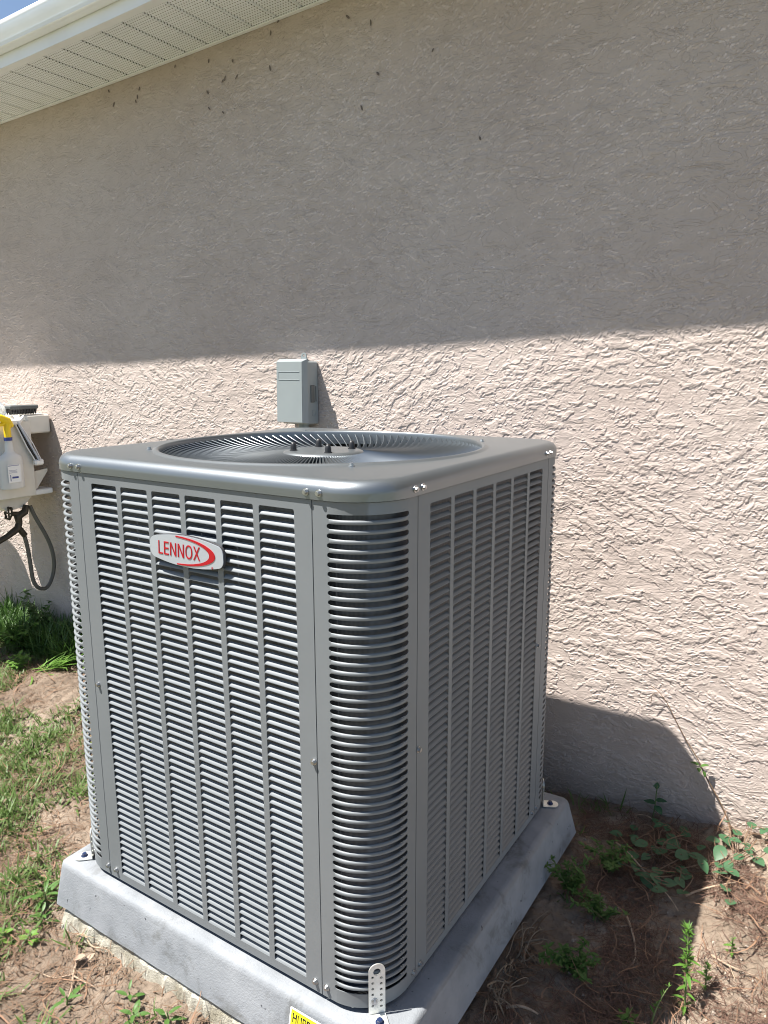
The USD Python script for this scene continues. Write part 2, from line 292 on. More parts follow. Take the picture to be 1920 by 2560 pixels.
# ------------------------------------------------------------------ ground
WY = 1.085                     # house wall plane
def gz(x, y, fine=True):
    x, y = np.asarray(x, float), np.asarray(y, float)
    z = -0.147 - 0.010 * sstep(0.25, -0.05, y) * sstep(0.8, 0.6, x) * sstep(-0.25, 0.05, x) + 0.045 * sstep(0.92, 1.35, x) * sstep(0.3, 1.0, y) + 0.012 * sstep(0.9, 1.3, x) - 0.02 * sstep(0.85, 1.08, y) * sstep(0.95, 0.7, x) * sstep(0.3, 0.7, x)
    far = 1 - sstep(4, 9, np.hypot(x, y))
    z = z + far * (0.010 * pf(x * 2.2, y * 2.2, 3, 3) + 0.006 * pf(x * 9, y * 9, 8, 3))
    z = z + 0.045 * np.exp(-(((x + 1.06) / 0.24) ** 2 + ((y - 0.66) / 0.17) ** 2))                 # dug mound of sand by the left side
    if fine:
        near = 1 - sstep(2.2, 3.5, np.hypot(x, y - 0.3))
        z = z + near * (0.0058 * pf(x * 38, y * 38, 5, 4, 0.65) + 0.0035 * np.abs(pf(x * 120, y * 120, 6, 2)))
        z = z + near * 0.012 * np.exp(-(((x + 1.06) / 0.26) ** 2 + ((y - 0.66) / 0.2) ** 2)) * pf(x * 22, y * 22, 15, 4, 0.6)
    return z
def axis(lo, hi, step, far, grow=1.35):
    core = list(np.arange(lo, hi + 1e-9, step)); a, s = [], step
    p = core[-1]
    while p < far: s *= grow; p += s; a.append(p)
    b, s, p = [], step, core[0]
    while p > -far: s *= grow; p -= s; b.append(p)
    return np.array(b[::-1] + core + a)
gx, gy = axis(-2.15, 1.6, 0.0062, 400), axis(-0.55, 1.12, 0.0062, 400)
X, Y = np.meshgrid(gx, gy, indexing='ij')
obj('ground', TM(np.stack([X, Y, gz(X, Y)], -1).reshape(-1, 3), quads(len(gx), len(gy))), 'soil', smooth=True, kind='structure')

# ------------------------------------------------------------------ house
house = thing('stucco_house', 'beige stucco house wall with white eave, soffit and gutter, behind the grey air conditioner', 'house', (0, 0, 0))
SL = 0.026                     # the roof line drops slightly to the left
def graded(lo, hi, at, s0, s1, rng_=3.2):
    a = [lo]
    while a[-1] < hi: a.append(a[-1] + s0 + (s1 - s0) * min(1, abs(a[-1] - at) / rng_))
    a = np.array(a); return lo + (a - lo) * (hi - lo) / (a[-1] - lo)
def rot(x, z, a): return x * math.cos(a) + z * math.sin(a), -x * math.sin(a) + z * math.cos(a)
def field(x, z, su, sv, seed, oct=4):
    # trowel strokes in three directions, patch by patch
    ws = []; hs = []
    for k, a in enumerate((0.0, -0.55, 0.75)):
        u, v = rot(x, z, a)
        ws.append(np.exp(4.5 * pn(x * 2.1 + 11 * k, z * 2.1 - 5 * k, seed + 70 + k) + (1.7 * sstep(1.0, 0.2, z) * sstep(0.3, 1.0, x) if k == 0 else 0)))
        hs.append(pf(u / su, v / sv, seed + 13 * k, oct, 0.55))
    W = sum(ws); return sum(w * h for w, h in zip(ws, hs)) / W
def relief(X, Z):
    wu = 0.010 * pf(X / 0.05, Z / 0.05, 40, 3); wv = 0.007 * pf(X / 0.04, Z / 0.04, 41, 3)
    a = field(X + wu, Z + wv, 0.074, 0.024, 1) + 0.16 * pf(X / 0.011, Z / 0.009, 44, 2)
    b = field(X + wv, Z + wu, 0.027, 0.0105, 200, 3) + 0.20 * pf(X / 0.008, Z / 0.007, 45, 2)
    gate = pf(X / 0.30, Z / 0.22, 50, 3)
    calm = sstep(-0.3, -1.3, X) * sstep(1.0, 1.7, Z)
    fa, fb = a - 0.28 * calm + 0.24 * gate, b + 0.40 * gate - 0.25 * calm
    def scarp(f, t, lo_w, hi_w):
        g = np.gradient(f, axis=1) / np.maximum(np.gradient(Z, axis=1), 1e-6)
        up_ = sstep(6.0, -14.0, g)                       # 1 on the upper flank of a patch, 0 on its lower edge
        m = sstep(0, 1, (f - t) / (lo_w + (hi_w - lo_w) * up_))
        return m, np.exp(-((f - t + 0.035) / 0.035) ** 2) * (1 - up_)
    (ma, la), (mb, lb) = scarp(fa, 0.10, 0.05, 0.26), scarp(fb, 0.27, 0.055, 0.24)
    rough = pf(X / 0.012, Z / 0.010, 60, 3)
    H = ma * (0.0012 + 0.0007 * a + 0.0004 * rough) + mb * (1 - 0.6 * ma) * (0.0011 + 0.0003 * rough) - 0.0016 * la * (1 - mb) - 0.0010 * lb * (1 - ma) + 0.0012 * pf(X / 0.25, Z / 0.25, 61, 2) + 0.00016 * rough + 0.0009
    H *= 1 - 0.35 * calm
    return np.clip(H, -0.002, 0.006)
far_x = lambda a, b: np.array(sorted(set(np.round(a + (b - a) * np.linspace(0, 1, 60), 4))))
wall_parts = []
for wx, wz in ((graded(-2.40, 1.45, 1.25, 0.0027, 0.0052), graded(0.80, 2.20, 0.8, 0.0030, 0.0046, 1.5)),
               (graded(0.66, 1.45, 1.1, 0.0021, 0.0021), graded(-0.24, 0.80, 0.3, 0.0021, 0.0023)),
               (graded(-2.40, -1.25, -1.3, 0.0050, 0.0055), graded(-0.24, 0.80, 0.3, 0.0040, 0.0042)),
               (graded(-1.25, 0.66, 0, 0.009, 0.009), graded(-0.24, 0.80, 0.3, 0.008, 0.008)),
               (far_x(-7.0, -2.40), graded(-0.5, 2.20, 0, 0.03, 0.03)), (far_x(1.45, 5.0), graded(-0.5, 2.20, 0, 0.03, 0.03))):
    X, Z = np.meshgrid(wx, wz, indexing='ij')
    wall_parts.append(TM(np.stack([X, WY - relief(X, Z), Z], -1).reshape(-1, 3), quads(len(wx), len(wz))))
print('wall tris', sum(len(m.faces) for m in wall_parts))
obj('wall', join(*wall_parts), 'stucco', house, smooth=False)
obj('wall_core', cbox(-7.2, 5.2, WY + 0.012, WY + 6.0, -0.6, 2.0, 0.01), 'stucco', house)
# dead insects and dirt specks under the eave
sp = []
for x, z in [(-0.252, 2.152), (-0.285, 2.124), (-0.56, 2.101), (-0.452, 2.079), (-0.489, 2.034), (-0.437, 2.028), (-0.572, 2.007), (-0.568, 1.956), (-0.504, 1.932), (-0.914, 2.083),
             (-0.927, 2.058), (-0.937, 2.045), (-1.061, 2.057), (-1.084, 2.107), (-0.723, 2.118), (-0.292, 2.025), (0.013, 2.1), (0.094, 2.066), (0.118, 1.927), (0.06, 1.846), (-0.5, 2.028), (0.45, 1.7), (0.30, 1.95)]:
    m = trimesh.creation.icosphere(1, 1.0); m.vertices *= [0.0022 + 0.0012 * random.random(), 0.0015, 0.0055 + 0.004 * random.random()]
    m.apply_transform(trimesh.transformations.rotation_matrix(random.uniform(-0.8, 0.8), [0, 1, 0])); sp.append(moved(m, x, WY - 0.004, z))
obj('dead_insect', join(*sp), 'speck', house, kind='stuff')
def eave_z(x): return 2.166 + SL * np.clip(x, -7.5, 5.5) + 0.006 * math.sin(1.7 * x)
def along(poly, name, m, x0=-7.0, x1=5.0, n=60, smooth=30):
    # sweep a (y, z) outline along the eave
    c = np.array(poly); xs = np.linspace(x0, x1, n)
    v = np.array([[x, p[0], p[1] + eave_z(x)] for x in xs for p in c]); k = len(c)
    f = quads(n, k, False, True)
    mm = TM(v, f)
    if mm.volume < 0: mm.invert()
    return obj(name, mm, m, house, smooth=smooth)
PW = 0.1016
rest_panels = []
for i in range(-66, 56):
    x0 = -0.462 + PW * i
    zc, g = eave_z(x0 + PW / 2), SL * PW / 2
    prof = [(0.000, 0.0), (0.006, 0.0), (0.0085, 0.0075), (0.0125, 0.0075), (0.015, 0.0), (PW - 0.0005, 0.0), (PW - 0.0005, 0.0105), (0.0, 0.0105)]
    v = []
    for yy in (0.792, WY - 0.004):
        v += [[x0 + px, yy, zc + (px / PW - 0.5) * 2 * g + pz] for px, pz in prof]
    k = len(prof); cap = trimesh.creation.triangulate_polygon(Polygon(prof), engine='earcut')
    f = [[j, (j + 1) % k, k + (j + 1) % k] for j in range(k)] + [[j, k + (j + 1) % k, k + j] for j in range(k)]
    mm = TM(v, f); mm.fix_normals()
    if -2.4 < x0 < 0.2: obj('soffit_panel', mm, 'soffit_vented', house, smooth=False)
    else: rest_panels.append(mm)
obj('soffit_panel_remainder', join(*rest_panels), 'soffit_vented', house, smooth=False, kind='stuff')
along([(0.770, -0.005), (0.800, -0.005), (0.800, -0.0025), (0.7725, -0.0025), (0.7725, 0.13), (0.770, 0.13)], 'fascia', 'white_alu')
along([(WY - 0.016, -0.005), (WY - 0.003, -0.005), (WY - 0.003, -0.001), (WY - 0.016, -0.001)], 'soffit_trim', 'white_alu')
# K-style gutter: back, flat bottom, ogee front, rolled lip
og = [(0.7675, 0.100), (0.7675, 0.034), (0.742, 0.034), (0.735, 0.038), (0.733, 0.048), (0.730, 0.053), (0.7215, 0.060), (0.7125, 0.070), (0.708, 0.081), (0.7065, 0.090), (0.7085, 0.095), (0.7135, 0.095),
      (0.7135, 0.092), (0.7095, 0.090), (0.7105, 0.082), (0.715, 0.072), (0.7235, 0.0625), (0.7315, 0.0555), (0.735, 0.050), (0.7375, 0.040), (0.743, 0.0365), (0.765, 0.0365), (0.765, 0.100)]
along(og, 'gutter', 'gutter_white', smooth=40)
rf = cbox(-7.1, 5.1, 0, 6.4, 0, 0.012, 0.004)
rf.apply_transform(trimesh.transformations.rotation_matrix(0.34, [1, 0, 0])); rf.apply_transform(trimesh.transformations.rotation_matrix(-SL, [0, 1, 0])); rf.apply_translation([0, 0.738, 2.166 + 0.098])
obj('roof', rf, 'shingle', house)

# ------------------------------------------------------------------ concrete pad and old slab
pad = thing('equipment_pad', 'pale grey concrete pad with rounded top edge under the air conditioner', 'concrete pad', (0, 0, 0))
def loft(rings):
    v = np.vstack(rings); n = len(rings[0]); f = quads(len(rings), n, False, True)
    k = len(v); v = np.vstack([v, rings[0].mean(0), rings[-1].mean(0)])
    f = np.vstack([f, [[k, (j + 1) % n, j] for j in range(n)], [[k + 1, k - n + j, k - n + (j + 1) % n] for j in range(n)]])
    m = TM(v, f)
    if m.volume < 0: m.invert()
    return m
def rring(x0, x1, y0, y1, r, z, seg=6, div=24):
    p = []
    for cx, cy, a0 in ((x1 - r, y0 + r, -PI / 2), (x1 - r, y1 - r, 0), (x0 + r, y1 - r, PI / 2), (x0 + r, y0 + r, PI)):
        p += [(cx + r * math.cos(a0 + t * PI / 2 / seg), cy + r * math.sin(a0 + t * PI / 2 / seg)) for t in range(seg + 1)]
    q = []
    for i in range(len(p)):
        a_, b_ = np.array(p[i]), np.array(p[(i + 1) % len(p)]); k = div if i % (seg + 1) == seg else 1
        q += [a_ + (b_ - a_) * t / k for t in range(k)]
    return np.c_[np.array(q), np.full(len(q), z)]
rings = []
for o, z in ((0.020, -0.110), (0.019, -0.106), (0.003, -0.026), (0.000, -0.0175), (-0.005, -0.0128), (-0.014, -0.0114), (-0.06, -0.0112)):
    rings.append(rring(-0.033 - o * (0.25 if o > 0 else 1), 0.862 + o, -0.022 - o, 0.838 + o, 0.012 if o > -0.03 else 0.01, z))
n0 = min(map(len, rings)); assert len({len(r) for r in rings}) == 1
for r in rings[:5]:
    nn = pf(r[:, 0] * 14 + r[:, 2] * 40, r[:, 1] * 14 - r[:, 2] * 30, 90, 3); r[:, 2] += 0.0012 * nn; r[:, :2] += 0.0008 * nn[:, None]
obj('slab', loft(rings), 'pad_concrete', pad, smooth=50)
slab = []
for o, z in ((0.030, -0.24), (0.026, -0.16), (0.012, -0.125), (0.0, -0.1135), (-0.02, -0.113)):
    r = rring(-0.008 - o * 0.5, 0.83 + o, -0.034 - o * 0.5, 0.80 + o, 0.02, z, div=120)
    r[:, :2] += (0.006 * pf(r[:, 0] * 30 + z * 80, r[:, 1] * 30 - z * 60, 91, 4, 0.6))[:, None] * (1 if o > -0.01 else 0)
    slab.append(r)
sl = obj('old_slab', loft(slab), 'old_concrete', smooth=False)
tag(sl, 'rough weathered concrete footing showing below the lower front edge of the pad', 'concrete slab')
# warning label on the front face of the pad
lab = rrect(0, 0.104, 0, 0.062, 0.002)
d = np.array([0, -0.0165, -0.079]); d /= np.linalg.norm(d)      # down the sloping front face
ex, ey = np.array([1.0, 0, 0]), -d; ez = np.cross(ex, ey)
org = np.array([0.652, -0.0277, -0.0262]) + d * 0.062 + ez * 0.0012
st = obj('warning_label', frame(extrude(lab, 0.0006), org, ex, ey, ez), 'sticker_white', pad, smooth=False)
obj('label_field', frame(moved(extrude(rrect(0.003, 0.101, 0.003, 0.059, 0.001), 0.0004), 0, 0, 0.0006), org, ex, ey, ez), 'sticker_yellow', st, smooth=False)
tx = meshkit.text_mesh('HURRICANE', 0.0155, 0.0003, bold=True); tx.apply_scale([0.088 / tx.extents[0], 1, 1]); tx.apply_translation([-tx.bounds[0][0] + 0.007, 0.0375 - tx.bounds[0][1], 0.0010])
obj('lettering', frame(tx, org, ex, ey, ez), 'ink_black', st, smooth=False)

# ------------------------------------------------------------------ air conditioner
S, H_, C_, R_ = 0.82, 0.8855, 0.1192, 0.095
ac = thing('air_conditioner', 'grey louvered outdoor air conditioner with a round top fan grille and silver badge', 'air conditioner', (0, 0, 0))
FRONT = (np.array([0.0, 0, 0]), np.array([1.0, 0, 0]), np.array([0, 0, 1.0]), np.array([0, -1.0, 0]))      # origin, along, up, outward
RIGHT = (np.array([S, 0, 0]), np.array([0, 1.0, 0]), np.array([0, 0, 1.0]), np.array([1.0, 0, 0]))
BACK = (np.array([S, S, 0]), np.array([-1.0, 0, 0]), np.array([0, 0, 1.0]), np.array([0, 1.0, 0]))
LEFT = (np.array([0, S, 0]), np.array([0, -1.0, 0]), np.array([0, 0, 1.0]), np.array([-1.0, 0, 0]))
NR, PIT, ZT = 56, 0.01520, 0.8672
cols = [(0.1592 + 0.0864 * i, 0.1592 + 0.0864 * i + 0.0738) for i in range(6)]
def slot(u0, u1, z0, z1, r=0.0032):
    p = [(u0, z0), (u1, z0)]
    p += [(u1 - r + r * math.cos(t), z1 - r + r * math.sin(t)) for t in np.linspace(0, PI / 2, 4)]
    p += [(u0 + r + r * math.cos(t), z1 - r + r * math.sin(t)) for t in np.linspace(PI / 2, PI, 4)]
    return p
T = 0.0012
holes = [slot(u0, u1, ZT - PIT * i - PIT + T, ZT - PIT * i) for u0, u1 in cols for i in range(NR)]
outer = [(C_ + 0.001, 0.0), (S - C_ - 0.001, 0.0), (S - C_ - 0.001, H_), (C_ + 0.001, H_)]
cs = m3.CrossSection([np.array(outer)] + [np.array(h)[::-1] for h in holes], m3.FillRule.EvenOdd)
pm = cs.extrude(T).to_mesh(); panel0 = TM(pm.vert_properties[:, :3], pm.tri_verts); panel0.apply_translation([0, 0, -T])
def louver_mesh(u0, u1, zb):
    o = [(0.0003, 0.0002), (0.0008, 0.0016), (0.0019, 0.0033), (0.0033, 0.0048), (0.0048, 0.0060), (0.0064, 0.0069)]
    i = [(0.0064, 0.0060), (0.0051, 0.0050), (0.0039, 0.0041), (0.0027, 0.0028), (0.0011, 0.0002)]
    pr = o + i; k = len(pr)
    v = [(u, zb + z, -dd) for u in (u0 - 0.0006, u1 + 0.0006) for dd, z in pr]
    f = [[j, (j + 1) % k, k + (j + 1) % k] for j in range(k)] + [[j, k + (j + 1) % k, k + j] for j in range(k)]
    tri = trimesh.creation.triangulate_polygon(Polygon(pr), engine='earcut')
    m = TM(v, f)
    e = [[0, 1, 10], [1, 9, 10], [1, 2, 9], [2, 8, 9], [2, 3, 8], [3, 7, 8], [3, 4, 7], [4, 6, 7], [4, 5, 6]]
    m = TM(v, f + e + [[k + a, k + c, k + b_] for a, b_, c in e]); m.fix_normals(); return m
def project(p):
    q = np.atleast_2d(p) - CAM; z = q @ fw; return np.c_[960 + FPX * (q @ rt) / z, 1280 - FPX * (q @ up) / z]
cand = []
for fi, (face, off) in enumerate(((FRONT, 0.0), (RIGHT, 0.0))):
    for u0, u1 in cols:
        for i in range(NR):
            zb = ZT - PIT * (i + 1)
            pr = project([face[0] + face[1] * u + face[2] * z for u, z in ((u0, zb), (u1, zb), (u1, zb + PIT), (u0, zb + PIT))])
            x_, y_ = pr[:, 0], pr[:, 1]; A = 0.5 * abs(np.dot(x_, np.roll(y_, 1)) - np.dot(y_, np.roll(x_, 1)))
            cand.append((A, fi, u0, u1, zb))
cand.sort(reverse=True)
panels = {}
for fi, face in enumerate((FRONT, RIGHT, BACK, LEFT)):
    panels[fi] = obj('side_panel', frame(panel0, *face), 'unit_paint', ac, smooth=False)
for n, (A, fi, u0, u1, zb) in enumerate(cand[:300]):
    obj('louver', frame(louver_mesh(u0, u1, zb), *(FRONT, RIGHT)[fi]), 'unit_paint', ac, smooth=50)
rest = [frame(louver_mesh(u0, u1, zb), *(FRONT, RIGHT)[fi]) for A, fi, u0, u1, zb in cand[300:]]
rest += [frame(louver_mesh(u0, u1, ZT - PIT * (i + 1)), *fc) for fc in (BACK, LEFT) for u0, u1 in cols for i in range(NR)]
obj('louver_remainder', join(*rest), 'unit_paint', ac, smooth=50, kind='stuff')
# rounded corner panels with horizontal bars
flat = C_ - R_; LEN = 2 * flat + R_ * PI / 2
def bend(s, d):
    # outline of the front right corner; d = outward offset
    s = np.asarray(s, float); d = np.asarray(d, float)
    a = np.clip((s - flat) / R_, 0, PI / 2)
    nx, ny = np.sin(a), -np.cos(a)
    bx = S - R_ + R_ * np.sin(a); by = R_ - R_ * np.cos(a)
    bx = bx + np.where(s < flat, s - flat, 0); by = by + np.where(s > flat + R_ * PI / 2, s - flat - R_ * PI / 2, 0)
    return bx + nx * d, by + ny * d
def bent(m, k):
    # m has (s, z, depth) coordinates
    v = m.vertices; x, y = bend(v[:, 0], v[:, 2]); q = np.c_[x - S / 2, y - S / 2, v[:, 1]]
    c, s_ = [(1, 0), (0, -1), (-1, 0), (0, 1)][k]
    q = np.c_[c * q[:, 0] - s_ * q[:, 1] + S / 2, s_ * q[:, 0] + c * q[:, 1] + S / 2, q[:, 2]]
    return TM(q, m.faces)
SZ = [0.8627 - 0.015125 * i for i in range(56)]
SE, SR = 0.0315, 0.0039
def flange(side):
    p = sbox(0.0008, 0, SE, H_)
    p = p.difference(unary_union([Point(SE, z).buffer(SR, quad_segs=5) for z in SZ]))
    m = extrude(p, T); m.apply_translation([0, 0, -T])
    if side: m.vertices[:, 0] = LEN - m.vertices[:, 0]; m.invert()
    return m
def band(z0, z1):
    s = np.linspace(SE, LEN - SE, 22); k = [(z0, 0), (z1, 0), (z1, -T), (z0, -T)]
    v = [(a_, z, dd) for a_ in s for z, dd in k]; m = TM(v, quads(22, 4, False, True)); m.fix_normals(); return m
def bar(zc, hh):
    s = np.linspace(SE - 0.0004, LEN - SE + 0.0004, 24); n = len(s)
    e = np.minimum(s - s[0], s[-1] - s); bl = 0.0030 * np.sqrt(np.clip(e / 0.02, 0, 1)) + 0.0001
    th = np.linspace(-PI / 2, PI / 2, 7); v = []
    for a_, b_ in zip(s, bl):
        v += [(a_, zc + hh * math.sin(t), b_ * math.cos(t) - 0.0002) for t in th] + [(a_, zc + hh * 0.8, -0.002), (a_, zc - hh * 0.8, -0.002)]
    m = TM(v, quads(n, 9, False, True)); m.fix_normals(); return m
for k in (0, 1, 2, 3):
    body = bent(join(flange(0), flange(1), band(0.0, SZ[-1] - SR), band(SZ[0] + SR, H_)), k)
    obj('corner_panel', body, 'unit_paint', ac, smooth=30)
    bars = [bent(bar((SZ[i] + SZ[i + 1]) / 2, 0.015125 / 2 - SR), k) for i in range(55)]
    if k == 2: obj('corner_bar_remainder', join(*bars), 'unit_paint', ac, smooth=50, kind='stuff')
    else:
        for b_ in bars: obj('corner_bar', b_, 'unit_paint', ac, smooth=60)
# coil, base pan
coil = loft([rring(0.024, S - 0.024, 0.024, S - 0.024, 0.075, z) for z in (0.012, 0.87)])
obj('coil', coil, 'coil_fins', ac, smooth=40)
obj('base_pan', loft([rring(o, S - o, o, S - o, 0.085, z) for o, z in ((0.012, -0.0108), (0.010, 0.003), (0.006, 0.012))]), 'dark_inside', ac)
# lid
def sq(dl, seg=14, side=14):
    Rr = 0.098 - min(dl, 0.07); o = -0.003 + dl; p = []
    for cx, cy, a0 in ((S - o - Rr, o + Rr, -PI / 2), (S - o - Rr, S - o - Rr, 0), (o + Rr, S - o - Rr, PI / 2), (o + Rr, o + Rr, PI)):
        arc = [(cx + Rr * math.cos(a0 + t * PI / 2 / seg), cy + Rr * math.sin(a0 + t * PI / 2 / seg)) for t in range(seg + 1)]
        e = (-math.sin(a0 + PI / 2) * -1, 0)
        p += arc
    q = []
    for i in range(len(p)):
        a_, b_ = np.array(p[i]), np.array(p[(i + 1) % len(p)])
        k = side if (i % (seg + 1)) == seg else 1
        q += [a_ + (b_ - a_) * t / k for t in range(k)]
    return np.array(q)
LT = 0.918
base = sq(0.05) - S / 2; ang = np.arctan2(base[:, 1], base[:, 0])
def circ(r): return np.c_[S / 2 + r * np.cos(ang), S / 2 + r * np.sin(ang)]
rg = [np.c_[sq(0.0022), np.full(len(ang), 0.8868)], np.c_[sq(0.0), np.full(len(ang), 0.8868)], np.c_[sq(0.0), np.full(len(ang), 0.892)], np.c_[sq(0.0), np.full(len(ang), 0.898)]]
for t in np.linspace(0.12, PI / 2, 9): rg.append(np.c_[sq(0.020 * (1 - math.cos(t))), np.full(len(ang), 0.898 + (LT - 0.898) * math.sin(t))])
rg.append(np.c_[sq(0.03), np.full(len(ang), LT + 0.0002)])
for r, z in ((0.3630, LT + 0.0004), (0.3595, LT + 0.0012), (0.3555, LT + 0.0034), (0.3520, LT + 0.0045), (0.3490, LT + 0.0042), (0.3470, LT + 0.0022), (0.3455, LT - 0.003), (0.3450, LT - 0.02), (0.3430, LT - 0.02), (0.3430, LT - 0.03)):
    rg.append(np.c_[circ(r), np.full(len(ang), z)])
v = np.vstack(rg); lid = TM(v, quads(len(rg), len(ang), False, True))
obj('lid', lid, 'lid_paint', ac, smooth=50)
# fan grille: curved leaning vanes from a hub plate to the rim
NV = 108
rr = np.linspace(0.083, 0.3442, 15)
zt = np.interp(rr, [0.083, 0.10, 0.14, 0.20, 0.26, 0.30, 0.332, 0.345], [0.9045, 0.9035, 0.897, 0.8915, 0.8925, 0.8985, 0.908, 0.9135])
hv = np.interp(rr, [0.083, 0.12, 0.3, 0.336], [0.007, 0.011, 0.014, 0.013])
for k in range(NV):
    a0 = 2 * PI * k / NV
    aa = a0 + 0.22 * ((rr - 0.083) / 0.25) ** 1.4
    lean = np.interp(rr, [0.083, 0.14, 0.336], [0.22, 0.38, 0.60])
    top = np.c_[S / 2 + rr * np.cos(aa), S / 2 + rr * np.sin(aa), zt]
    tang = np.c_[-np.sin(aa), np.cos(aa), 0 * aa]
    dn = -tang * (np.sin(lean) * hv)[:, None] + np.array([0, 0, -1.0]) * (np.cos(lean) * hv)[:, None]
    nrm = tang * np.cos(lean)[:, None] - np.array([0, 0, 1.0]) * np.sin(lean)[:, None]
    w = 0.0008
    rgs = np.stack([top + nrm * w, top - nrm * w, top + dn - nrm * w, top + dn + nrm * w], 1).reshape(-1, 3)
    m = TM(rgs, quads(15, 4, False, True)); m.fix_normals()
    obj('grille_vane', m, 'grille_paint', ac, smooth=40)
hub = revolve([(0.0, 0.888), (0.080, 0.888), (0.0885, 0.892), (0.0895, 0.9025), (0.087, 0.906), (0.080, 0.9085), (0.074, 0.909), (0.0, 0.909)], 64)
obj('hub_plate', moved(hub, S / 2, S / 2, 0), 'lid_paint', ac, smooth=40)
nut = revolve([(0.0, 0.0), (0.0085, 0.0), (0.0085, 0.002), (0.0068, 0.0022), (0.0068, 0.0085), (0.0060, 0.0135), (0.0040, 0.0172), (0.0, 0.0188)], 14)
for dx, dy in ((-0.045, -0.048), (0.047, -0.045), (0.043, 0.047), (-0.047, 0.044)):
    obj('acorn_nut', moved(nut, S / 2 + dx, S / 2 + dy, 0.9089), 'black_rubber', ac, smooth=50)
# dark fan below the grille
mot = moved(revolve([(0.0, 0.70), (0.075, 0.70), (0.08, 0.71), (0.08, 0.85), (0.07, 0.862), (0.0, 0.862)], 28), S / 2, S / 2, 0)
obj('fan_motor', mot, 'dark_inside', ac)
# screws
sc = hexscrew()
def screw(face, u, z, out=0.0):
    obj('screw', frame(sc, face[0] + face[1] * u + face[2] * z + face[3] * out, face[1], face[2], face[3]), 'zinc', ac, smooth=False)
for u in (S - C_ - 0.0085, S - C_ + 0.0165, C_ - 0.0165, C_ + 0.0085):
    screw(FRONT, u, 0.8978, 0.003)
for u in (0.105, 0.129, 0.679, 0.701): screw(RIGHT, u, 0.8985, 0.003)
screw(FRONT, 0.694, 0.446); screw(FRONT, 0.131, 0.446); screw(RIGHT, 0.125, 0.447); screw(RIGHT, 0.676, 0.452)
for u in (0.686, 0.711, 0.114, 0.141): screw(FRONT, u, 0.020)
for u in (0.135, 0.112, 0.682, 0.708): screw(RIGHT, u, 0.0175)
for a_ in (45, 135, 225, 315):
    t = math.radians(a_)
    obj('screw', moved(sc, S / 2 + 0.367 * math.cos(t), S / 2 + 0.367 * math.sin(t), LT + 0.0006), 'zinc', ac, smooth=False)
# badge
bw, bh = 0.093, 0.0290
tt = np.linspace(0, 2 * PI, 96, endpoint=False)
sup = lambda n, w, h: Polygon(np.c_[w * np.sign(np.cos(tt)) * np.abs(np.cos(tt)) ** (2 / n), h * np.sign(np.sin(tt)) * np.abs(np.sin(tt)) ** (2 / n)])
shape = sbox(-bw, -bh, bw, bh).intersection(Point(0, -0.36).buffer(0.36 + bh, quad_segs=200)).intersection(Point(0, 0.36).buffer(0.36 + bh, quad_segs=200)).buffer(-0.016).buffer(0.016, quad_segs=10)
BO = np.array([0.4222, -0.0052, 0.7685])
be = (FRONT[1], FRONT[2], FRONT[3])
bd = obj('badge', frame(moved(extrude(shape, 0.005), 0, 0, -0.003), BO, *be), 'badge_dark', ac, smooth=False)
obj('badge_face', frame(moved(extrude(shape.buffer(-0.0010), 0.0012), 0, 0, 0.002), BO, *be), 'badge_silver', bd, smooth=False)
tx = meshkit.text_mesh('LENNOX', 0.0245, 0.0008, bold=False)
tx.apply_scale([0.106 / tx.extents[0], 1, 1]); tx.vertices[:, 0] += 0.10 * (tx.vertices[:, 1] - tx.bounds[0][1]) * 0.5
tx.apply_translation([-0.0695 - tx.bounds[0][0], -0.0125 - tx.bounds[0][1], 0.0032])
obj('lettering', frame(tx, BO, *be), 'badge_red', bd, smooth=False)
e1 = affinity.scale(Point(0, 0).buffer(1, quad_segs=40), 0.094, 0.0262); e2 = affinity.translate(affinity.scale(Point(0, 0).buffer(1, quad_segs=40), 0.0910, 0.0240), -0.0108, 0.0)
e1 = affinity.translate(e1, -0.0205, 0.0)
e2 = affinity.translate(e2, -0.0205, 0.0)
sw = e1.difference(e2).intersection(sbox(-0.022, -0.05, 0.2, 0.05))
sw = max(getattr(sw, 'geoms', [sw]), key=lambda g: g.area)
obj('swoosh', frame(moved(extrude(sw, 0.0008), 0, 0, 0.0032), BO, *be), 'badge_red', bd, smooth=False)
rm = Point(0.0655, -0.0205).buffer(0.0018, quad_segs=6).difference(Point(0.0655, -0.0205).buffer(0.0012, quad_segs=6))
obj('trade_mark', frame(moved(extrude(rm, 0.0006), 0, 0, 0.0032), BO, *be), 'badge_red', bd, smooth=False)

